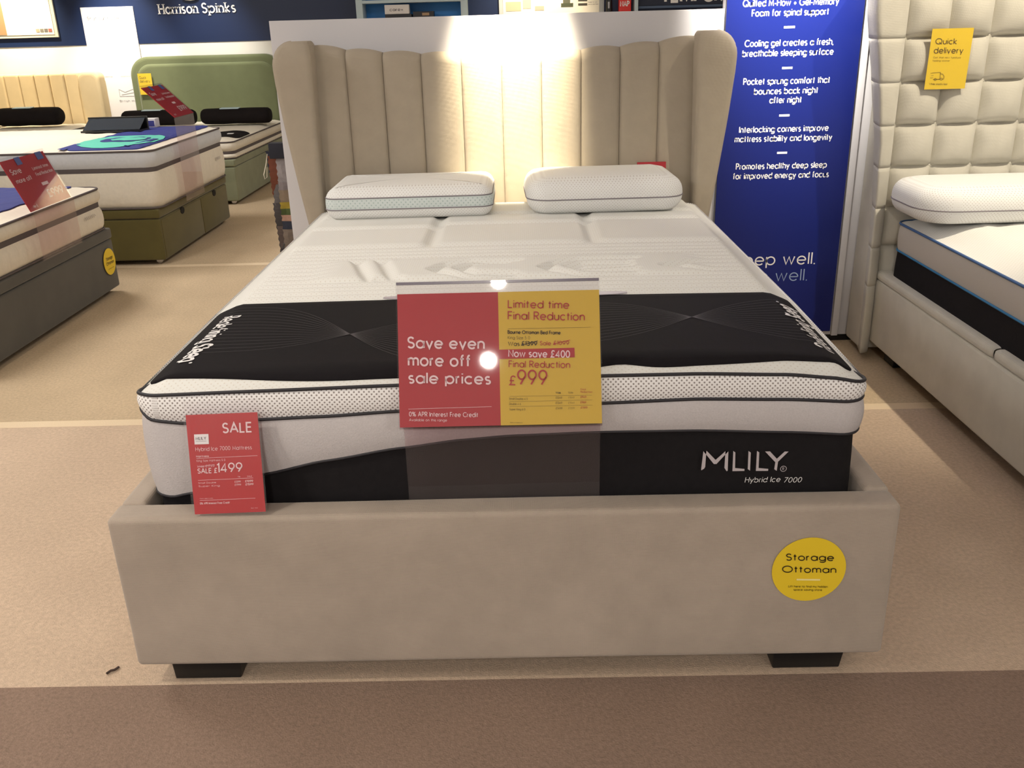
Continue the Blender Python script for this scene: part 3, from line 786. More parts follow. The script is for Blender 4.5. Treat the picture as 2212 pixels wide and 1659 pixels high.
# ------------------------------------------------------------------ large price sign in clear holder
def sign_main():
    t = thing('price_sign', 'red and yellow final reduction sign in clear holder at the foot of the bed', 'sign', (0, .04, .43))
    tilt = radians(22)
    U = Vector((.402, 0, 0)); Vd = Vector((0, -sin(tilt), -cos(tilt))) * .2655
    O = Vector((-.199, .125, .8570))
    Fm = Frame([(148, 255), (2065, 185), (2112, 1380), (165, 1437)], O, U, Vd, 0.0022)
    plate('red_card', O, U, Vd, .0012, M_redsign, t, u1=.5)
    plate('yellow_card', O, U, Vd, .0012, M_yellowsign, t, u0=.5)
    lettering('lettering', [('Save even', 250, 728, 975, -92, .175), ('more off', 255, 885, 842, -96, .175), ('sale prices', 258, 1040, 1035, -92, .175),
                            ('0% APR Interest Free Credit', 258, 1335, 918, -38, .15), ('Available on this range', 258, 1378, 620, -22, .12),
                            ('line', [(250, 1272), (1050, 1242)], 1.5)], Fm, M_pinkwhite, t)
    lettering('lettering', [('Limited time', 1205, 358, 1780, -66, .15), ('Final Reduction', 1205, 462, 1928, -68, .15),
                            ('Sale', 1510, 688, 1612, -34, .15), ('£1099', 1640, 684, 1785, -34, .15), ('line', [(1635, 678), (1795, 640)], 3),
                            ('Final Reduction', 1215, 888, 1795, -56, .15), ('£', 1222, 1046, 1278, -78, .14), ('999', 1300, 1040, 1575, -125, .12),
                            ('Final', 1902, 1086, 1950, -15, .14), ('Reduction', 1902, 1108, 2012, -15, .14),
                            ('£949', 1902, 1155, 1955, -17, .16), ('£969', 1902, 1202, 1955, -17, .16), ('£1199', 1905, 1250, 1968, -17, .16)], Fm, M_redtext, t)
    lettering('lettering', [('Bourne Ottoman Bed Frame', 1203, 590, 1702, -28, .2), ('Was', 1207, 697, 1312, -34, .14), ('£1399', 1336, 693, 1480, -34, .19),
                            ('line', [(1330, 690), (1488, 652)], 3), ('Was', 1664, 1118, 1710, -15, .22)], Fm, M_blackprint, t)
    lettering('lettering', [('King Size 5 0', 1203, 638, 1412, -26, .1), ('Sale', 1784, 1115, 1830, -15, .12),
                            ('Small Double 4 0', 1218, 1178, 1395, -18, .12), ('Double 4 6', 1220, 1224, 1330, -18, .12), ('Super King 6 0', 1222, 1272, 1372, -18, .12),
                            ('£1249', 1665, 1164, 1724, -17, .14), ('£1349', 1665, 1210, 1726, -17, .14), ('£1499', 1667, 1258, 1728, -17, .14),
                            ('£1049', 1785, 1160, 1842, -16, .09), ('£1049', 1787, 1208, 1844, -16, .09), ('£1299', 1787, 1255, 1846, -16, .09),
                            ('line', [(1203, 548), (1990, 523)], 1.2), ('line', [(1220, 1148), (2010, 1130)], 1), ('line', [(1220, 1196), (2015, 1172)], 1), ('line', [(1222, 1240), (2020, 1218)], 1),
                            ('Save on selected', 1228, 1386, 1345, -10, .12)], Fm, M_olivetext, t)
    Fm2 = Frame([(148, 255), (2065, 185), (2112, 1380), (165, 1437)], O, U, Vd, 0.0016)
    poly('red_flash', [[(1100, 735), (1838, 708), (1842, 793), (1104, 818)]], Fm2, M_redsign, t)
    lettering('lettering', [('Now save £400', 1212, 795, 1792, -58, .175)], Fm, M_pinkwhite, t)
    # clear acrylic holder: sleeve, top edge and leg running down between mattress and footboard
    plate('clear_sleeve', O, U, Vd, .0012, M_clear, t, u0=-.006, u1=1.004, v0=-.085, v1=1.01, off=.0042)
    plate('holder_edge', O, U, Vd, .004, M_clearedge, t, u0=-.004, u1=1.0, v0=-.088, v1=-.068, off=.002)
    bot = O + Vd
    plate('clear_leg', (-.197, .0655, bot.z + .01), (.400, 0, 0), (0, 0.0005, -(bot.z + .01 - .38)), .0015, M_clear2, t)
    plate('back_panel', O, U, Vd, .0015, M_clear, t, u0=-.004, u1=1.0, v0=-.08, v1=1.01, off=-.004)
    box('foot_lip', -.199, .203, .022, .066, bot.z - .004, bot.z - .001, M_clear2, t)
sign_main()

def sale_tag():
    t = thing('sale_tag', 'tall red sale price card in clear sleeve on the mattress corner', 'price card', (-.57, .05, .44))
    O = Vector((-.636, .060, .633)); U = Vector((.146, 0.0, 0.003)); Vd = Vector((.006, -.052, -.199))
    Fm = Frame([(118, 240), (1062, 235), (1110, 1530), (178, 1530)], O, U, Vd, .0016)
    plate('red_card', O, U, Vd, .001, M_red, t)
    lettering('lettering', [('SALE', 605, 480, 978, -118, .17), ('Hybrid Ice 7000 Mattress', 232, 705, 968, -48, .1),
                            ('Mattress', 236, 785, 400, -22, .2), ('King Size Mattress 5 0', 240, 845, 615, -26, .1), ('Was £1749', 243, 918, 470, -30, .1), ('line', [(243, 912), (470, 888)], 2),
                            ('SALE £', 248, 993, 500, -58, .175), ('1499', 505, 990, 828, -112, .14),
                            ('Was', 768, 1064, 800, -16, .14), ('SALE', 893, 1064, 955, -16, .14),
                            ('Small Double', 248, 1130, 480, -20, .12), ('Super King', 248, 1172, 525, -20, .12),
                            ('£1299', 725, 1132, 802, -22, .14), ('£1799', 725, 1172, 805, -22, .14), ('£1099', 866, 1130, 965, -24, .2), ('£1599', 868, 1172, 968, -24, .2),
                            ('0% APR Interest Free Credit', 256, 1400, 645, -24, .16), ('Credit is subject to status', 256, 1330, 430, -12, .1),
                            ('line', [(236, 800), (1040, 792)], 2), ('line', [(245, 1085), (970, 1080)], 2), ('line', [(256, 1350), (985, 1345)], 2), ('Ref 100', 925, 1480, 1010, -12, .1)], Fm, M_pinkwhite, t)
    Fb = Frame([(118, 240), (1062, 235), (1110, 1530), (178, 1530)], O, U, Vd, .0012)
    poly('white_label', [[(220, 490), (410, 490), (410, 620), (222, 620)]], Fb, M_white_print, t)
    lettering('lettering', [('MLILY', 240, 560, 375, -34, .2), ('line', [(240, 580), (380, 580)], 2)], Fm, M_greypipe, t)
    plate('clear_sleeve', O, U, Vd, .0008, M_clear, t, u0=-.03, u1=1.03, v0=-.14, v1=1.005, off=.003)
sale_tag()

# round yellow sticker on the footboard
def round_sticker(name, label, c, U, Vd, r, n, m=M_yellow):
    t = thing(name, label, 'sticker', tuple(c))
    c, U, Vd, n = Vector(c), Vector(U), Vector(Vd), Vector(n)
    V = [tuple(c + U * (r * cos(2 * pi * i / 48)) + Vd * (r * sin(2 * pi * i / 48)) + n * k) for k in (0, .001) for i in range(48)]
    F = [tuple(range(48)), tuple(reversed(range(48, 96)))] + [(i, (i + 1) % 48, 48 + (i + 1) % 48, 48 + i) for i in range(48)]
    obj('disc', V, F, m, t)
    return t
sx, sz = .6335, .2815
st = round_sticker('round_sticker', 'round yellow storage sticker on the taupe footboard', (sx, -.0042, sz), (1, 0, 0), (0, 0, 1), .0765, (0, 1, 0))
def stp(x, y): return (sx + (x - 1052 - (y - 803) * -.10) * .0001297, -.0058, sz - (y + (x - 1052) * .03 - 803) * .0001505)
lettering('lettering', [('Storage', 690, 648, 1440, -100, .155), ('Ottoman', 628, 842, 1480, -100, .155)], stp, M_blackprint, st)
lettering('lettering', [('Lift here to find my hidden', 722, 1085, 1352, -30, .16), ('space saving store', 806, 1138, 1262, -30, .16)], stp, M_blackprint, st)
lettering('bar', [('bar', 850, 945, 1232, 972)], stp, M_paleyellow, st)

# ------------------------------------------------------------------ blue banner
bn = thing('banner', 'tall blue banner with white sleep slogans hanging beside the headboard', 'banner', (1.145, 2.24, 0))
box('sheet', .876, 1.414, 2.236, 2.240, .055, 1.95, M_banner, bn)
box('top_rail', .872, 1.418, 2.230, 2.245, 1.95, 1.97, M_chrome, bn)
BT = [('Quilted M-Flow + Gel-Memory', 0.9374, 1.3132, 1.400), ('Foam for spinal support', 0.9748, 1.2779, 1.3638), ('Cooling gel creates a fresh,', 0.9544, 1.3069, 1.2523),
      ('breathable sleeping surface', 0.948, 1.3108, 1.2151), ('Pocket sprung comfort that', 0.9587, 1.3079, 1.1082), ('bounces back night', 1.0046, 1.2638, 1.0698),
      ('after night', 1.0692, 1.2011, 1.0346), ('Interlocking corners improve', 0.9542, 1.3209, 0.9209), ('mattress stability and longevity', 0.9383, 1.3388, 0.8835),
      ('Promotes healthy deep sleep', 0.9503, 1.3285, 0.7725), ('for improved energy and focus', 0.9404, 1.3405, 0.733)]
bp_ = lambda x, z: (x, 2.2355, z)
for i, (s, a, b, z) in enumerate(BT):
    lettering('lettering', [(s, a + .002, z, b - .002, .0232, .17)], bp_, M_white_print, bn)
for a, b, z in ((1.105, 1.1484, 1.3207), (1.1105, 1.1522, 1.1684), (1.1136, 1.156, .9851), (1.1171, 1.1589, .836)):
    lettering('bar', [('bar', a, z - .0042, b, z + .0042)], bp_, M_white_print, bn)
lettering('lettering', [('Sleep well.', .957, .3632, 1.3165, .050, .11)], bp_, M_white_print, bn)
lettering('lettering', [('Live well.', .99, .2905, 1.289, .050, .09)], bp_, M_dim, bn)

# ------------------------------------------------------------------ right bed
rb = thing('ottoman_bed', 'grey velvet bed frame with square buttoned headboard at the right edge', 'bed', (2.3, 1.1, 0))
XB = 1.51
padded_box('side_rail', XB, XB + .075, -.02, 2.05, .075, .345, .014, M_tuft, rb, amp=.002, seed=9)
def roll_pad(x0, x1, y0, y1, z0, z1, par):
    V, F = [], []; n = 14; cx, cz = (x0 + x1) / 2, (z0 + z1) / 2; hx, hz = (x1 - x0) / 2, (z1 - z0) / 2
    ys = [y0 + (y1 - y0) * t for t in (0, .01, .03, .06)] + [y0 + (y1 - y0) * (.1 + .8 * i / 14) for i in range(15)] + [y0 + (y1 - y0) * t for t in (.94, .97, .99, 1)]
    for y in ys:
        e = min(y - y0, y1 - y); k = 1 - .22 * (1 - min(1, e / .02)) ** 2
        for i in range(n):
            a = 2 * pi * i / n; s1, c1 = sin(a), cos(a)
            V.append((cx + hx * k * math.copysign(abs(c1) ** .6, c1), y, cz + hz * k * math.copysign(abs(s1) ** .6, s1)))
    for j in range(len(ys) - 1):
        for i in range(n):
            q = (i + 1) % n; F.append((j * n + i, j * n + q, (j + 1) * n + q, (j + 1) * n + i))
    F.append(tuple(range(n))); F.append(tuple((len(ys) - 1) * n + i for i in reversed(range(n))))
    return obj('padded_roll', V, F, M_tuft, par, smooth=True)
roll_pad(XB - .002, XB + .07, 1.06, 2.045, .342, .382, rb)
roll_pad(XB - .002, XB + .07, -.02, 1.052, .342, .382, rb)
padded_box('side_rail', 3.20, 3.275, -.02, 2.05, .075, .40, .014, M_tuft, rb)
padded_box('footboard', XB, 3.275, -.10, -.02, .075, .40, .014, M_tuft, rb)
box('slat_base', XB + .075, 3.2, -.02, 2.05, .2, .23, M_plastic_black, rb)
for x, y in ((1.62, .1), (3.1, .1), (1.62, 1.95), (3.1, 1.95)):
    box('foot', x - .05, x + .05, y - .05, y + .05, 0, .078, M_plastic_black, rb, .004)
# headboard
box('headboard', 1.48, 3.34, 2.06, 2.235, 0.03, 1.60, M_tuft, rb, .02)
P = .1585; X0, Zr = 1.517, .955
def puff_mesh(w, h, dep, name='padded_square'):
    N = 10; V, F = [], []
    for j in range(N + 1):
        for i in range(N + 1):
            u, v = 2 * i / N - 1, 2 * j / N - 1
            d = dep * ((1 - abs(u) ** 2.2) * (1 - abs(v) ** 2.2)) ** .5
            pinch = 1 - .0 * abs(u * v)
            V.append((u * w / 2 * pinch, -d, v * h / 2 * pinch))
    for j in range(N):
        for i in range(N):
            a = j * (N + 1) + i; F.append((a, a + 1, a + N + 2, a + N + 1))
    b = len(V)
    V += [(-w / 2, .01, -h / 2), (w / 2, .01, -h / 2), (w / 2, .01, h / 2), (-w / 2, .01, h / 2)]
    F.append((b, b + 3, b + 2, b + 1))
    M = N + 1
    for i in range(N):
        F += [(i + 1, i, b) if i < N / 2 else (i + 1, i, b + 1)]
    me = bpy.data.meshes.new(name); me.from_pydata(V, [], F); me.materials.append(M_tuft)
    me.polygons.foreach_set('use_smooth', [True] * len(me.polygons)); me.update(); return me
pm_ = puff_mesh(P, P, .044)
for c in range(11):
    for r_ in range(-4, 4):
        obj('padded_square', None, None, None, rb, mesh=pm_, loc=(X0 + P * (c + .5), 2.055, Zr + P * (r_ + .5)))
bd_ = bpy.data.meshes.new('button')
V, F = [], []
for k, (rr, yy) in enumerate(((.009, 0), (.0075, -.003), (.003, -.0045))):
    for i in range(10): V.append((rr * cos(2 * pi * i / 10), yy, rr * sin(2 * pi * i / 10)))
for k in range(2):
    for i in range(10): F.append((k * 10 + i, k * 10 + (i + 1) % 10, (k + 1) * 10 + (i + 1) % 10, (k + 1) * 10 + i))
F.append(tuple(20 + i for i in range(10)))
bd_.from_pydata(V, [], F); bd_.materials.append(M_tuft); bd_.update()
for c in range(0, 12):
    for r_ in range(-1, 4):
        obj('button', None, None, None, rb, mesh=bd_, loc=(X0 + P * c, 2.058, Zr + P * r_))
# left bolster edge of the headboard: puffed segments wrapping round the side
def edge_seg(z0, z1, x_in, x_out, last=False):
    V, F = [], []; NA, NZ = 14, 10
    for j in range(NZ + 1):
        v = 2 * j / NZ - 1; z = (z0 + z1) / 2 + v * (z1 - z0) / 2
        pz = (1 - abs(v) ** 3) ** .6; x_out = XOT(z)
        for i in range(NA + 1):
            a = pi * i / NA
            if last and v > 0: sh = 1 - .35 * v ** 3
            else: sh = 1
            w = (x_in - x_out)
            # from inner seam over the front to the side and round to the back
            u = i / NA
            if u < .6:
                s = u / .6; x = x_in - w * .9 * s; y = 2.055 - (.052 * (.94 + .06 * pz)) * (sin(pi * min(1, .5 * s ** .55 * 1.0 + 0)) if s < 1 else 1)
            else:
                s = (u - .6) / .4; x = x_out + .062 * s + w * .1 * cos(pi / 2 * min(1, s * 2)) - .002 * pz * sin(pi * s); y = 2.003 + .225 * s
            y -= .002 * pz
            V.append((x, y, z if not (last and v > .6) else z - .02 * (u)))
    for j in range(NZ):
        for i in range(NA):
            a = j * (NA + 1) + i; F.append((a, a + NA + 1, a + NA + 2, a + 1))
    F.append(tuple(range(NA + 1))); F.append(tuple(reversed([NZ * (NA + 1) + i for i in range(NA + 1)])))
    obj('padded_edge', V, F, M_tuft, rb, smooth=True)
XOT = lambda z: lerp([(0, 1.462), (.62, 1.455), (.9, 1.440), (1.16, 1.400), (1.36, 1.362), (1.7, 1.345)], z) + (.13 * (1 - sqrt(max(0, 1 - min(1, (z - 1.46) / .13) ** 2))) if z > 1.46 else 0)
zz = [.03, .32] + [Zr + P * k for k in (-3, -2, -1, 0, 1, 2, 3, 4)]
zz = [z for i, z in enumerate(zz)]
zz = sorted(zz)
for a, b in zip(zz, zz[1:]):
    edge_seg(a, b, X0, XOT((a + b) / 2), last=(b == zz[-1]))
# mattress
rm = thing('mattress', 'white topped mattress with grey band, black base and blue piping on the right bed', 'mattress', (2.4, 1.0, .23))
RO = outline(2.343, .985, .80, 1.0, .06, .04, 8)
band('black_border', RO, .23, .487, M_black, rm, bulge=.004, nz=4, capb=True)
band('grey_border', RO, .487, .592, mat('silver_border', (186, 180, 172), .85, bump=.4, bscale=350), rm, bulge=.006, nz=5)
def rtop(x, y, d):
    z = .592 + .045 * sst(0, .16, d) ** .8
    z += .004 * sst(.1, .2, d) * (sin((x - y * .3) * 22) * sin(y * 9)) ** 2
    if d > .17: z += .005 * abs(sin((y + .25 * sin(x * 5)) * 16)) ** .6
    return z
cap('quilted_top', 2.343, .985, .80, 1.0, .06, rtop, M_knit, rm, step=.016)
pipe_on('piping', RO, .592, M_bluepipe2, rm, .0048)
pipe_on('piping', RO, .487, M_bluepipe, rm, .0038)
rp = thing('pillow', 'large white perforated pillow resting on the buttoned bed at the right edge', 'pillow', (1.9, 1.84, .61))
superpillow(rp, 1.865, 1.81, .642, .385, .205, .135, [('lower_cover', 0, .42, M_pillow), ('upper_cover', .42, 1, M_pillow)], rot=0.0, r=.13, edge=.07, pipes=(.42,))
# yellow delivery tag
yt = thing('delivery_tag', 'yellow quick delivery card in clear sleeve on the buttoned headboard', 'price card', (1.67, 2.0, 1.2))
O = Vector((1.590, 1.996, 1.303)); U = Vector((.1525, 0, 0)); Vd = Vector((.0, .004, -.2145))
Fm = Frame([(1600, 212), (1862, 205), (1842, 590), (1580, 598)], O, U, Vd, .0012)
plate('yellow_card', O, U, Vd, .001, M_yellow, yt)
lettering('lettering', [('Quick', 1627, 306, 1760, -34, .12), ('delivery', 1622, 364, 1806, -36, .12), ('Get that new furniture', 1620, 397, 1796, -11, .1), ('feeling sooner', 1618, 417, 1728, -11, .1),
                        ('While stocks last', 1610, 567, 1726, -11, .14),
                        ('line', [(1632, 490), (1675, 486), (1675, 530), (1630, 532)], 1.2), ('line', [(1675, 496), (1690, 497), (1701, 512), (1699, 530), (1688, 530)], 1.2),
                        ('line', A(1645, 532, 7, 7, 0, 360), 1.2), ('line', A(1684, 529, 7, 7, 0, 360), 1.2), ('line', [(1612, 492), (1632, 490)], 1), ('line', [(1616, 508), (1632, 507)], 1), ('line', [(1611, 522), (1630, 521)], 1),
                        ('line', [(1655, 532), (1675, 531)], 1.2)], Fm, mat('brown_print', (90, 66, 10), .6), yt)
plate('clear_sleeve', O, U, Vd, .0008, M_clear, yt, u0=-.03, u1=1.04, v0=-.13, v1=1.01, off=.0022)

# ------------------------------------------------------------------ fabric swatches hanging at the back edge of the low board
sw = thing('fabric_swatches', 'bunch of pinked fabric swatches hanging at the left end of the white board', 'fabric swatches', (-.99, 2.33, 0))
cols = [(44, 48, 66), (110, 62, 44), (150, 144, 146), (128, 120, 122), (96, 92, 92), (70, 66, 66), (92, 80, 76), (158, 138, 52), (70, 82, 44), (160, 126, 108), (40, 44, 58), (112, 100, 90), (134, 118, 100), (60, 50, 52), (84, 78, 76), (70, 60, 62)]
zt = .93
order = [(0, .88, .09), (1, .86, .17), (4, .74, .26), (5, .66, .28), (6, .56, .26), (13, .46, .24), (14, .38, .22), (15, .30, .2), (2, .865, .13), (3, .752, .06), (12, .72, .06), (7, .668, .036), (8, .640, .034), (9, .613, .034), (10, .587, .05), (11, .552, .12), (2, .45, .16), (12, .33, .14)]
for k, (ci, top, ln) in enumerate(order):
    V, F = [], []
    inner = ci in (2, 3, 7, 8, 9, 10, 11, 12)
    xl = -1.022 if not inner else -.990
    xr = -.925
    y0 = (2.325 if inner else 2.36) - .0022 * k + (.02 if inner else 0)
    nz = max(3, int(ln / .013)); 
    m = mat('swatch_%d' % ci, cols[ci], .9, noise=.08, nscale=60, bump=.3, bscale=400)
    for lay in (0, .0016):
        for j in range(nz + 1):
            z = top - ln * j / nz
            zig = .0045 if j % 2 else 0
            sl = .02 * (top - z) if inner else -.03 * (z - .60) if z > .6 else .035 * (.6 - z)
            xa_ = xl + sl + zig + (.0 if inner else -.006 + .004 * (k % 3))
            for i in range(4):
                x = xa_ + (xr - xa_) * i / 3
                V.append((x, y0 + lay + .004 * sin(i * 1.5 + j * .4 + k), z - (.02 if inner else 0) * i / 3 * (1 if j == nz else 0)))
    n1 = (nz + 1) * 4
    for j in range(nz):
        for i in range(3):
            a = j * 4 + i; F.append((a, a + 4, a + 5, a + 1)); F.append((n1 + a, n1 + a + 1, n1 + a + 5, n1 + a + 4))
        F.append((j * 4, n1 + j * 4, n1 + j * 4 + 4, j * 4 + 4))
    obj('swatch', V, F, m, sw)
tube('cord', [(-1.015, 2.31, .875), (-1.025, 2.305, .83), (-1.038, 2.30, .79), (-1.035, 2.30, .772), (-1.025, 2.302, .78), (-1.022, 2.305, .82)], .002, mat('cream_cord', (220, 214, 196), .8), sw)
box('hanging_rail', -1.005, -.935, 2.30, 2.36, .855, .918, mat('dark_cloth', (30, 32, 44), .8), sw, .002)

# ------------------------------------------------------------------ beds on the left
M_divgrey = mat('charcoal_velvet', (92, 90, 84), .85, noise=.06, nscale=10, bump=.3, bscale=500, sheen=.3, big=.06, spec=.2)
M_olive = mat('olive_velvet', (98, 90, 52), .85, noise=.06, nscale=10, bump=.3, bscale=500, sheen=.35, big=.06, spec=.2)
M_sage = mat('sage_velvet', (134, 138, 112), .85, noise=.06, nscale=12, bump=.3, bscale=500, sheen=.3, big=.08, spec=.2)
M_green = mat('green_velvet', (104, 110, 80), .85, noise=.04, nscale=10, bump=.3, bscale=500, sheen=.4, spec=.2)
M_cream = mat('cream_fabric', (206, 186, 148), .9, noise=.03, nscale=12, bump=.3, bscale=500, spec=.2)
M_quilt = mat('quilted_white', (228, 220, 204), .9, noise=.03, nscale=60, bump=.3, bscale=300, spec=.2)
M_quiltcool = mat('quilted_cool', (206, 208, 212), .9, noise=.03, nscale=60, bump=.3, bscale=300, spec=.2)
M_tape = mat('grey_tape', (88, 80, 80), .8, noise=.05, nscale=200)
M_navycloth = mat('navy_cloth', (44, 54, 128), .8, noise=.05, nscale=40)
M_teal = mat('teal_cloth', (96, 200, 178), .8)
M_label = mat('woven_label', (168, 162, 158), .7)

def divan(label, x0, x1, y0, y1, zt_, m, handles=(), xsplit=None):
    t = thing('divan_base', label, 'divan bed', ((x0 + x1) / 2, (y0 + y1) / 2, 0))
    padded_box('base', x0, x1, y0, y1, .03, zt_ - .062, .012, m, t, step=.12)
    padded_box('lid', x0 - .002, x1 + .004, y0 - .004, y1 + .004, zt_ - .058, zt_, .012, m, t, step=.12)
    for px, py in ((x1 - .06, y0 + .06), (x1 - .06, y1 - .06), (x0 + .06, y0 + .06), (x0 + .06, y1 - .06)):
        V, F = boxgeo(px - .012, px + .012, py - .012, py + .012, .02, .035)
        for i in range(12):
            a = 2 * pi * i / 12; V.append((px + .02 * cos(a), py - .01, .017 + .017 * sin(a)))
        for i in range(12):
            a = 2 * pi * i / 12; V.append((px + .02 * cos(a), py + .01, .017 + .017 * sin(a)))
        F.append(tuple(8 + i for i in range(12))); F.append(tuple(20 + i for i in reversed(range(12))))
        F += [(8 + i, 20 + i, 20 + (i + 1) % 12, 8 + (i + 1) % 12) for i in range(12)]
        obj('castor', V, F, M_chrome, t, smooth=False)
    return t
# charcoal divan, nearest on the left
d1 = divan('charcoal velvet divan base with yellow sticker, nearest on the left', -4.25, -2.25, 1.93, 3.43, .362, M_divgrey)
d1s = round_sticker('round_sticker', 'round yellow sticker on the charcoal divan base', (-2.2425, 3.335, .190), (0, 1, 0), (0, 0, 1), .073, (-1, 0, 0))
ps_ = lambda u, v: (-2.2405, 3.335 + u, .190 + v)
lettering('lettering', [('Storage', -.04, .012, .04, .017, .16), ('Ottoman', -.047, -.014, .047, .017, .16), ('Lift here to find', -.034, -.04, .034, .006, .14)], ps_, M_olivetext, d1s)
def left_mattress(label, x0, x1, y0, y1, z0, z1, zm, m_side=M_quilt, dome=.02, m_upper=None, rr=.07):
    t = thing('mattress', label, 'mattress', ((x0 + x1) / 2, (y0 + y1) / 2, z0))
    cx, cy, hx, hy = (x0 + x1) / 2, (y0 + y1) / 2, (x1 - x0) / 2, (y1 - y0) / 2
    o = outline(cx, cy, hx, hy, rr, .012, 10)
    band('lower_border', o, z0, zm - .012, m_side, t, bulge=.012, nz=5, ribs=.006, ribw=.075, capb=True)
    band('tape', o, zm - .016, zm + .012, M_tape, t, inset=.004, nz=2)
    band('upper_border', o, zm + .010, z1, m_upper or m_side, t, bulge=.014, nz=5, ribs=.005, ribw=.06)
    pipe_on('piping', o, z1, M_tape, t, .006)
    pipe_on('piping', o, z0 + .004, M_tape, t, .005)
    def f(x, y, d): return z1 + dome * sst(0, .12, d) + .004 * sst(.05, .1, d) * abs(sin((x + y) * 20) * sin((x - y) * 20))
    cap('quilted_top', cx, cy, hx, hy, rr, f, m_side, t, step=.03)
    return t, (lambda x, y: f(x, y, max(0, min(hx - abs(x - cx), hy - abs(y - cy)))))
m1, s1 = left_mattress('white pillow-top mattress on the charcoal divan with a tilted red sign', -4.24, -2.255, 1.95, 3.42, .366, .585, .505)
lettering('lettering', [('line', [(-.065 + .13 * i / 40, .009 + .009 * sin(i * 1.1) * (1 if i < 36 else .4)) for i in range(41)], .0016)], lambda u, v: (-2.238, 3.20 + u, .455 + v), M_label, m1)
m1r = thing('bed_runner', 'blue runner across the foot of the mattress on the charcoal divan', 'runner', (-2.5, 2.6, .6))
runner_sheet(-2.75, -2.36, 1.98, 3.34, .04, lambda x, y: s1(x, y) + .006, M_navycloth, m1r, th=.005, step=.04)
lettering('pattern', [('line', A(0, 0, .12, .16, 0, 360), .03), ('line', [(-.13, .25), (.1, .4)], .03)], lambda u, v: (-2.55 + u, 2.25 + v, s1(-2.55 + u, 2.25 + v) + .0085), mat('pale_blue_cloth', (96, 140, 196), .8), m1r)
# olive divan
d2 = divan('olive velvet divan base with two drawers and cut handles', -4.2, -2.2, 4.02, 5.42, .352, M_olive)
box('drawer', -2.204, -2.196, 4.04, 4.795, .04, .282, M_olive, d2, .003)
box('drawer', -2.204, -2.196, 4.803, 5.40, .04, .282, M_olive, d2, .003)
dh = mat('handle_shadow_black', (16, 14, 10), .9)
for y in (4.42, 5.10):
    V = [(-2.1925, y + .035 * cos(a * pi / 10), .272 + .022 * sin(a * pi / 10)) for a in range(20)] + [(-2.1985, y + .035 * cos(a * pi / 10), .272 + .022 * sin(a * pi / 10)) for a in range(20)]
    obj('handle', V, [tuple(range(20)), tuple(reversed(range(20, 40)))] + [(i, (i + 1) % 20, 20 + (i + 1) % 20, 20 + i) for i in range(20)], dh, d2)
m2, s2 = left_mattress('deep white pillow-top mattress on the olive divan with a teal patterned runner', -4.19, -2.18, 4.02, 5.42, .356, .705, .595, m_upper=M_quiltcool)
lettering('lettering', [('line', [(-.06 + .12 * i / 40, .009 + .010 * sin(i * 1.1)) for i in range(41)], .0016)], lambda u, v: (-2.163, 5.20 + u, .50 + v), M_label, m2)
m2r = thing('bed_runner', 'navy runner with teal swirls across the foot of the olive divan mattress', 'runner', (-2.45, 4.7, .72))
runner_sheet(-2.73, -2.25, 4.06, 5.38, .05, lambda x, y: s2(x, y) + .006, M_navycloth, m2r, th=.006, step=.03)
def on2(k): return lambda x, y: (x, y, s2(x, y) + k)
V2_, F2_ = [], []
def blob(cx, cy, rx, ry, n=36, p=.75):
    return [(cx + rx * math.copysign(abs(cos(2 * pi * i / n)) ** p, cos(2 * pi * i / n)), cy + ry * math.copysign(abs(sin(2 * pi * i / n)) ** p, sin(2 * pi * i / n))) for i in range(n)]
def patch(name, cx, cy, rx, ry, k, m, rings=8):
    V, F = [], []; n = 36
    for q in range(rings + 1):
        g = 1 - q / rings * .96
        for x, y in blob(cx, cy, rx * g, ry * g, n): V.append(on2(k)(x, y))
    for q in range(rings):
        for i in range(n): F.append((q * n + i, q * n + (i + 1) % n, (q + 1) * n + (i + 1) % n, (q + 1) * n + i))
    F.append(tuple(rings * n + i for i in range(n)))
    return obj(name, V, F, m, m2r, smooth=True)
patch('teal_swirl', -2.50, 4.38, .24, .30, .0085, M_teal)
patch('navy_swirl', -2.49, 4.42, .15, .13, .0105, M_navycloth)
patch('teal_swirl', -2.47, 4.43, .11, .085, .0125, M_teal)
lettering('navy_swirl', [('line', [(-2.75, 4.06), (-2.70, 4.2)], .025), ('line', [(-2.36, 4.10), (-2.30, 4.30), (-2.29, 4.42)], .018)], on2(.0115), M_navycloth, m2r)
def red_sign(label, x, y0, y1, z0, x2, z1, ysh, legz, side_m=M_clear2):
    t = thing('price_sign', label, 'sign', (x, (y0 + y1) / 2, z0))
    O = Vector((x2, y0 + ysh, z1)); U = Vector((0, y1 - y0, 0)); Vd = Vector((x - x2, 0, z0 - z1))
    plate('red_card', O, U, Vd, .002, M_redsign, t)
    Pn = lambda u, v: tuple(O + U * u + Vd * v - U.cross(Vd).normalized() * .002)
    lettering('lettering', [('Save', .08, .28, .3, -.1, .15), ('more off', .08, .45, .42, -.08, .15), ('Limited time', .55, .3, .92, -.06, .13), ('Final Reduction', .55, .42, .95, -.06, .13),
                            ('Now £', .1, .95, .2, -.05, .15), ('£999', .55, .86, .92, -.14, .16), ('bar', .55, .56, .70, .62)], Pn, M_pinkwhite, t)
    lettering('sticker', [('bar', .3, -.01, .42, .14), ('bar', .78, -.01, .93, .14)], Pn, mat('blue_tab', (84, 104, 168), .5), t)
    plate('clear_sleeve', O, U, Vd, .001, M_clear, t, u0=-.01, u1=1.01, v0=-.05, v1=1.01, off=.005)
    plate('clear_leg', (x + .012, y0, z0), (0, y1 - y0, 0), (.0, 0, legz - z0), .0015, side_m, t)
    return t
red_sign('tilted red price sign on the foot of the nearest left mattress', -2.205, 2.56, 2.965, .610, -2.30, .838, .0, .38)
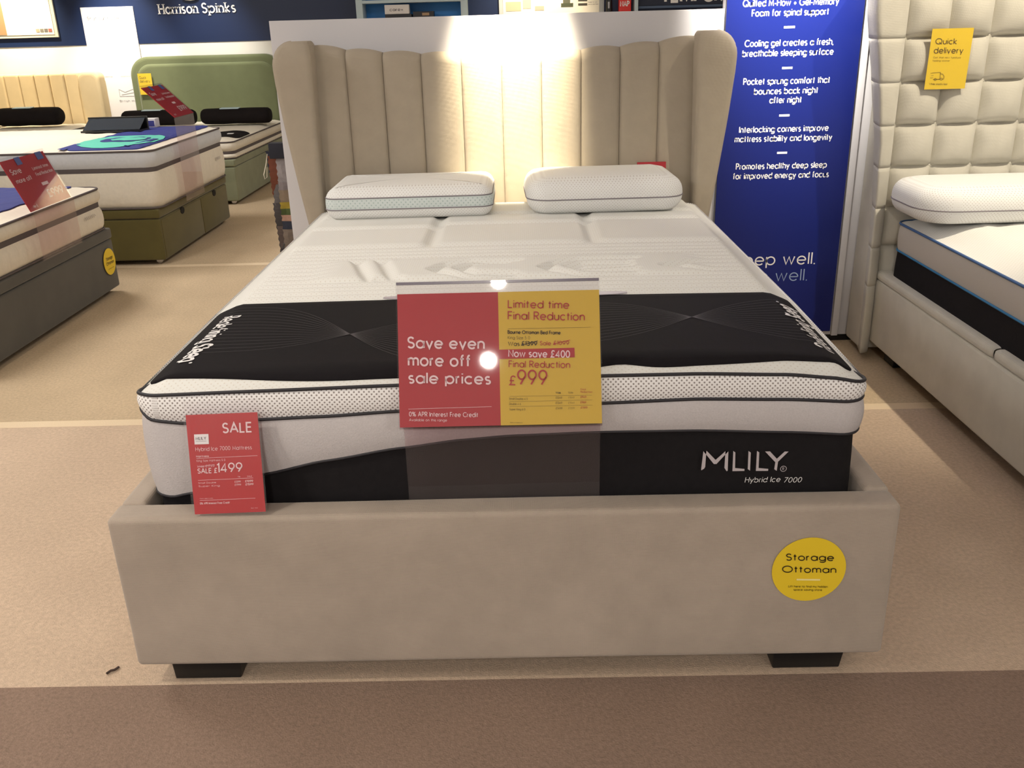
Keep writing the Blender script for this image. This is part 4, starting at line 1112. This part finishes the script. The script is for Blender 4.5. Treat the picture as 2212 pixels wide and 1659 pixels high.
red_sign('small tilted red price sign above the olive divan mattress', -2.145, 4.36, 4.73, .866, -2.33, 1.05, .04, .34)
# things on the olive bed
bs = thing('display_stand', 'low black glossy display stand lying on the olive divan mattress', 'display stand', (-2.85, 5.02, .735))
V, F = boxgeo(-3.02, -2.60, 4.95, 5.12, .733, .745); boxgeo(-3.02, -2.60, 5.10, 5.12, .745, .825, V, F)
obj('frame', V, F, M_plastic_black, bs)
plate('glossy_panel', (-3.01, 5.095, .815), (.40, 0, 0), (0, -.13, -.066), .003, mat('black_gloss', (44, 52, 62), .15), bs)
wx = thing('leaflet_box', 'small white leaflet box with red and blue print on the olive divan mattress', 'box', (-2.72, 5.33, .735))
box('box', -2.83, -2.60, 5.25, 5.33, .732, .795, mat('white_card', (226, 222, 220), .6), wx, .002)
box('red_print', -2.825, -2.76, 5.2485, 5.25, .75, .775, mat('print_red', (170, 70, 66), .6), wx)
box('blue_print', -2.72, -2.61, 5.2485, 5.25, .742, .78, mat('print_blue', (66, 70, 140), .6), wx)
def roll(name, label, cat, p0, p1, r, m, parent=None, squash=.85, label_m=None):
    t = thing(name, label, cat, ((p0[0] + p1[0]) / 2, (p0[1] + p1[1]) / 2, p0[2] - r * squash))
    V, F = [], []; n = 18; a, b = Vector(p0), Vector(p1); d = (b - a).normalized(); s = Vector((0, 0, 1)).cross(d).normalized()
    prof = [(0, .25), (.0, .8), (.03, .97), (.08, 1.0), (.3, 1.03), (.5, .98), (.7, 1.02), (.92, 1.0), (.97, .97), (1, .8), (1, .25)]
    for tt, k in prof:
        c = a + (b - a) * tt
        for i in range(n):
            q = 2 * pi * i / n; V.append(tuple(c + s * (r * k * 1.15 * cos(q)) + Vector((0, 0, 1)) * (r * k * squash * sin(q))))
    for j in range(len(prof) - 1):
        for i in range(n):
            F.append((j * n + i, j * n + (i + 1) % n, (j + 1) * n + (i + 1) % n, (j + 1) * n + i))
    F.append(tuple(reversed(range(n)))); F.append(tuple((len(prof) - 1) * n + i for i in range(n)))
    obj('cover', V, F, m, t, smooth=True)
    if label_m:
        c = a + (b - a) * .42; w = (b - a).normalized() * .09
        tp = Vector((0, 0, r * squash * .99))
        V = [tuple(c - w + tp + s * .03), tuple(c + w + tp + s * .03), tuple(c + w + tp - s * .05 - Vector((0, 0, .004))), tuple(c - w + tp - s * .05 - Vector((0, 0, .004)))]
        V += [(x, y, z + .006) for x, y, z in V]
        obj('label', V, [(0, 1, 2, 3), (7, 6, 5, 4), (0, 4, 5, 1), (1, 5, 6, 2), (2, 6, 7, 3), (3, 7, 4, 0)], label_m, t)
    return t
M_bolster = mat('bolster_black', (30, 26, 26), .9, noise=.1, nscale=12, bump=.3, bscale=300, spec=.1)
M_lab = mat('pale_teal_label', (190, 214, 220), .6)
roll('bolster', 'round white pillow end at the left picture edge', 'pillow', (-4.35, 5.32, .80), (-3.83, 5.32, .80), .075, M_quilt, squash=.95)
# green bed at the back wall
gx0, gx1 = -3.86, -2.34
d3 = divan('sage velvet divan base of the green bed at the back', gx0, gx1, 6.15, 8.08, .375, M_sage)
m3, s3 = left_mattress('thin white quilted mattress on the sage divan at the back', gx0 + .01, gx1 - .0, 6.17, 8.07, .38, .515, .43, dome=.02)
gh = thing('headboard', 'rounded green velvet headboard with wide border against the back wall', 'headboard', (-3.15, 8.2, 0))
def rounded_panel(name, x0, x1, z0, z1, y0, y1, r, m, par, e=.015, n=10):
    P = [(x0, z0), (x1, z0)] + [(x1 - r + r * cos(pi / 2 * i / n), z1 - r + r * sin(pi / 2 * i / n)) for i in range(n + 1)] + [(x0 + r + r * cos(pi / 2 + pi / 2 * i / n), z1 - r + r * sin(pi / 2 + pi / 2 * i / n)) for i in range(n + 1)]
    cx, cz = (x0 + x1) / 2, (z0 + z1) / 2
    V, F = [], []; k = len(P)
    rings = [(0, y1)] + [(e * (1 - sin(pi / 2 * q / 4)), None, q) for q in ()] 
    lay = [(0, y1)] + [(e * (1 - cos(pi / 2 * q / 4)), y0 + e * (1 - sin(pi / 2 * q / 4))) for q in range(5)]
    for ins, y in lay:
        for x, z in P:
            V.append((x + (ins if x < cx else -ins), y, z - (ins if z > cz else -ins)))
    for j in range(len(lay) - 1):
        for i in range(k):
            q = (i + 1) % k; F.append((j * k + i, (j + 1) * k + i, (j + 1) * k + q, j * k + q))
    F.append(tuple(reversed(range(k)))); F.append(tuple((len(lay) - 1) * k + i for i in range(k)))
    return obj(name, V, F, m, par, smooth=False)
rounded_panel('border', -3.895, -2.33, .2, 1.165, 8.14, 8.228, .19, M_green, gh, .03)
rounded_panel('inner_panel', -3.825, -2.40, .2, 1.095, 8.115, 8.16, .15, M_green, gh, .03)
roll('bolster', 'black rolled bolster at the right of the green headboard', 'bolster', (-2.98, 7.45, .625), (-2.33, 7.45, .625), .085, M_bolster, label_m=M_lab)
roll('bolster', 'black rolled bolster before the green headboard, partly behind the small red sign', 'bolster', (-3.74, 7.45, .625), (-3.06, 7.45, .625), .085, M_bolster, label_m=M_lab)
tr_ = thing('throw', 'small black cloth with white mark on the edge of the sage divan mattress', 'cloth', (-2.42, 6.55, .53))
runner_sheet(-2.62, -2.36, 6.4, 6.85, .08, lambda x, y: s3(x, y) + .008, M_bolster, tr_, step=.03)
box('white_mark', -2.47, -2.42, 6.48, 6.52, .552, .556, M_white_print, tr_)
gt = thing('delivery_tag', 'small yellow card on the green headboard', 'price card', (-3.735, 8.1, .9))
O = Vector((-3.80, 8.095, 1.008)); U = Vector((.138, 0, 0.0)); Vd = Vector((0, 0, -.205))
plate('yellow_card', O, U, Vd, .002, M_yellow, gt)
lettering('lettering', [('Quick', .1, .25, .6, -.12, .12), ('delivery', .1, .42, .85, -.12, .12)], lambda u, v: tuple(O + U * u + Vd * v + Vector((0, -.001, 0))), M_olivetext, gt)
plate('clear_sleeve', O, U, Vd, .001, M_clear, gt, u0=-.04, u1=1.04, v0=-.12, v1=1.01, off=.003)
# cream bed
cx0, cx1 = -5.9, -4.24
d4 = divan('cream divan base of the bed at the far left back', cx0, cx1 - .02, 6.15, 8.02, .375, M_cream)
m4, s4 = left_mattress('white mattress of the cream bed at the far left back', cx0 + .01, cx1 - .03, 6.17, 8.02, .38, .53, .44, dome=.02)
ch = thing('headboard', 'cream channelled headboard at the far left back', 'headboard', (-5.05, 8.2, 0))
box('backboard', cx0, cx1 + .05, 8.18, 8.228, .1, .95, M_cream, ch, .01)
for k in range(9):
    w = .155
    xa = cx0 + .10 + k * w
    rounded_panel('padded_channel', xa, xa + w - .003, .2, 1.03, 8.11, 8.18, .02, M_cream, ch, .02)
for xa, xb in ((cx0 - .06, cx0 + .10), (cx0 + .10 + 9 * .155, cx1 + .055)):
    rounded_panel('wing', xa, xb, .2, 1.035, 8.05, 8.2, .06, M_cream, ch, .03)
roll('bolster', 'black rolled bolster on the cream bed', 'bolster', (-5.02, 7.6, .655), (-4.42, 7.6, .655), .10, M_bolster, label_m=M_lab)
roll('bolster', 'second black bolster on the cream bed, cut by the left picture edge', 'bolster', (-5.75, 7.75, .645), (-5.08, 7.75, .645), .09, M_bolster)

# ------------------------------------------------------------------ back wall dressing
wbd = thing('display_board', 'tall narrow white info board between the cream and green headboards', 'panel', (-4.05, 8.24, 0))
box('board', -4.32, -3.79, 8.232, 8.248, 0, 1.642, mat('white_card', (226, 222, 220), .6), wbd, .002)
lettering('lettering', [('Shut out noise', -4.265, 1.525, -3.95, .03, .14), ('Made by hand in our', -4.265, .977, -4.11, .012, .12), ('workshops', -4.03, .977, -3.85, .012, .12),
                        ('British made', -4.08, .729, -3.85, .02, .14), ('line', [(-4.07, .785), (-4.07, .855), (-4.01, .825), (-3.89, .865), (-3.89, .785), (-4.07, .785)], .002), ('line', [(-4.05, .80), (-3.92, .82)], .002)],
          lambda x, z: (x, 8.230, z), mat('grey_print', (150, 148, 150), .6), wbd)
po = thing('poster', 'cream framed poster with thumbnails, upper left on the navy wall', 'poster', (-4.9, 8.24, 1.4))
box('frame', -5.6, -4.585, 8.225, 8.25, 1.372, 2.2, mat('poster_frame', (226, 222, 206), .5), po, .003)
box('picture', -5.58, -4.62, 8.22, 8.226, 1.40, 2.18, mat('poster_paper', (232, 226, 206), .5), po)
box('photo', -5.57, -5.10, 8.218, 8.221, 1.405, 2.1, mat('sepia_photo', (150, 118, 86), .5), po)
for i, c in enumerate([(150, 140, 120), (110, 106, 100), (100, 96, 96), (150, 90, 84)]):
    box('thumbnail', -4.80 + i * .042, -4.765 + i * .042, 8.217, 8.221, 1.425, 1.455, mat('thumb_%d' % i, c, .5), po)
# serif shop sign letters on the navy wall
def serif_letters(text, x0, x1, z, h, w, m, par, y):
    st, W = strokes(text, gap=.26)
    sx_ = (x1 - x0) / W; V2, F = [], []
    for s in st:
        pts = [(x0 + px * sx_, z + py * h) for px, py in s]; ribbon(pts, w / 2, V2, F)
        for (p, q) in ((s[0], s[1]), (s[-1], s[-2])):
            if abs(p[0] - q[0]) < .05 and abs(p[1] - q[1]) > .2:
                X, Z = x0 + p[0] * sx_, z + p[1] * h; ribbon([(X - w * 1.05, Z), (X + w * 1.05, Z)], w * .22, V2, F)
    V = [(a, y, b) for a, b in V2]; n = len(V); V += [(a, y + .012, b) for a, b in V2]
    F = F + [tuple(n + i for i in reversed(f)) for f in F]
    return obj('lettering', V, F, m, par)
hs = thing('shop_sign', 'white serif shop lettering with small crest on the navy wall', 'sign', (-3.13, 8.23, 1.6))
serif_letters('Harrison', -3.53, -3.145, 1.565, .085, .014, M_white_print, hs, 8.235)
serif_letters('Spinks', -3.095, -2.765, 1.565, .085, .014, M_white_print, hs, 8.235)
V, F = [], []
for i in range(24):
    a = 2 * pi * i / 24; V.append((-3.20 + .075 * cos(a), 8.236, 1.735 + .055 * sin(a)))
for i in range(24):
    a = 2 * pi * i / 24; V.append((-3.20 + .06 * cos(a), 8.228, 1.735 + .045 * sin(a)))
F = [tuple(24 + i for i in range(24))] + [(i, (i + 1) % 24, 24 + (i + 1) % 24, 24 + i) for i in range(24)]
obj('crest', V, F, mat('crest_tan', (206, 150, 110), .5), hs)
tube('ribbon', [(-3.28, 8.226, 1.705), (-3.24, 8.224, 1.692), (-3.2, 8.222, 1.688), (-3.16, 8.224, 1.692), (-3.12, 8.226, 1.705)], .012, M_white_print, hs)
# pale blue display cabinet on the wall
cb = thing('wall_cabinet', 'pale blue framed wall cabinet with blue back and stock on its shelf', 'cabinet', (-.97, 8.15, 1.3))
fm_ = mat('pale_blue_frame', (188, 206, 214), .5)
for nm, a in (('side_panel', (-1.515, -1.45, 8.0, 8.25, 1.05, 1.9)), ('side_panel', (-.49, -.43, 8.0, 8.25, 1.05, 1.9)), ('shelf', (-1.45, -.49, 8.0, 8.25, 1.60, 1.628)), ('shelf', (-1.45, -.49, 8.0, 8.25, 1.38, 1.41)), ('top_panel', (-1.515, -.43, 8.0, 8.25, 1.9, 1.94)), ('bottom_panel', (-1.515, -.43, 8.0, 8.25, 1.02, 1.05))):
    box(nm, *a, fm_, cb, .003)
box('back_panel', -1.45, -.49, 8.23, 8.25, 1.05, 1.9, mat('bright_blue', (48, 132, 206), .5), cb)
sb = thing('stock_box', 'white lettered box standing in the blue cabinet', 'box', (-1.1, 8.1, 1.41))
box('carton', -1.24, -1.0, 8.04, 8.14, 1.50, 1.585, mat('white_card', (226, 222, 220), .6), sb, .002)
box('carton', -1.24, -.98, 8.04, 8.16, 1.41, 1.498, mat('black_carton', (36, 36, 44), .5), sb, .002)
lettering('lettering', [('care+', -1.19, 1.528, -1.06, .026, .18)], lambda x, z: (x, 8.0385, z), M_greypipe, sb)
sd = thing('stock_box', 'dark flat carton beside the white box in the blue cabinet', 'box', (-.85, 8.1, 1.41))
box('carton', -.965, -.76, 8.05, 8.16, 1.41, 1.518, mat('black_carton', (36, 36, 44), .5), sd, .002)
box('label', -.875, -.805, 8.0485, 8.05, 1.48, 1.505, mat('tan_label', (170, 140, 110), .5), sd)
# white poster with product thumbnails
p2 = thing('poster', 'white product poster with small bed pictures above the channelled headboard', 'poster', (.4, 8.22, 1.3))
box('frame', -.12, .93, 8.215, 8.25, 1.0, 2.1, mat('silver_frame', (190, 194, 196), .4), p2, .003)
box('picture', -.08, .88, 8.21, 8.216, 1.04, 2.06, mat('poster_white', (236, 230, 214), .5), p2)
for a, b, c, d, col in ((-.05, .10, 1.50, 1.585, (196, 178, 150)), (.12, .20, 1.52, 1.6, (206, 190, 168)), (.24, .33, 1.50, 1.54, (188, 168, 152)), (.50, .62, 1.525, 1.56, (70, 76, 56)), (.52, .59, 1.56, 1.61, (90, 92, 76)), (.67, .76, 1.575, 1.59, (70, 66, 56)), (.67, .76, 1.535, 1.555, (70, 66, 56))):
    box('thumbnail', a, b, 8.207, 8.211, c, d, mat('thumb_%d_%d_%d' % col, col, .5), p2)
lettering('lettering', [('Pick a size you love', .77, 1.585, .87, .009, .12), ('made for you', .77, 1.56, .86, .009, .12), ('and for your home', .77, 1.54, .87, .009, .12)], lambda x, z: (x, 8.2085, z), M_greypipe, p2)
bt = thing('spray_bottle', 'dark slim bottle with silver mark standing in front of the poster frame', 'bottle', (1.02, 8.15, 1.3))
V, F = [], []
pr = [(.028, 1.30), (.032, 1.33), (.032, 1.56), (.024, 1.60), (.012, 1.62), (.012, 1.66), (.016, 1.66), (.016, 1.70)]
for r_, z in pr:
    for i in range(14): V.append((.972 + r_ * cos(2 * pi * i / 14), 8.15 + r_ * sin(2 * pi * i / 14), z))
for j in range(len(pr) - 1):
    for i in range(14): F.append((j * 14 + i, j * 14 + (i + 1) % 14, (j + 1) * 14 + (i + 1) % 14, (j + 1) * 14 + i))
F.append(tuple(reversed(range(14)))); F.append(tuple((len(pr) - 1) * 14 + i for i in range(14)))
obj('body', V, F, M_plastic_black, bt, smooth=True)
box('silver_mark', .958, .975, 8.115, 8.1175, 1.50, 1.56, M_chrome, bt)
sh_ = thing('wall_shelf', 'pale wall shelf under the dark bottle and red pack', 'shelf', (1.1, 8.15, 1.27))
box('board', .93, 1.26, 8.06, 8.25, 1.275, 1.30, fm_, sh_, .002)
box('side_panel', 1.215, 1.25, 8.06, 8.25, 1.30, 1.9, fm_, sh_, .002)
rd = thing('stock_box', 'upright red pack with white capitals on the wall shelf', 'box', (1.125, 8.15, 1.3))
box('carton', 1.065, 1.185, 8.10, 8.18, 1.30, 1.68, mat('pack_red', (214, 44, 40), .5), rd, .003)
lettering('lettering', [('NAP', 1.08, 1.515, 1.165, .045, .2)], lambda x, z: (x, 8.0985, z), M_white_print, rd)
ts = thing('shop_sign', 'dark wall sign with large white capitals beside the banner', 'sign', (1.8, 8.2, 1.4))
box('board', 1.27, 2.6, 8.19, 8.25, 1.515, 2.0, mat('dark_navy_board', (22, 34, 60), .5), ts, .002)
box('lower_strip', 1.27, 2.6, 8.19, 8.25, 1.49, 1.513, mat('mid_blue_strip', (70, 90, 120), .5), ts, .001)
lettering('lettering', [('TEMPUR', 1.50, 1.548, 2.10, .10, .26)], lambda x, z: (x, 8.188, z), M_white_print, ts)

# scrap on the carpet
scr = tube('carpet_scrap', [(-.912, .052, .004), (-.905, .060, .006), (-.898, .064, .005), (-.893, .075, .004)], .0028, mat('scrap_brown', (70, 56, 50), .9), None)
tag(scr, 'tiny dark curled scrap on the pale carpet left of the bed', 'scrap')
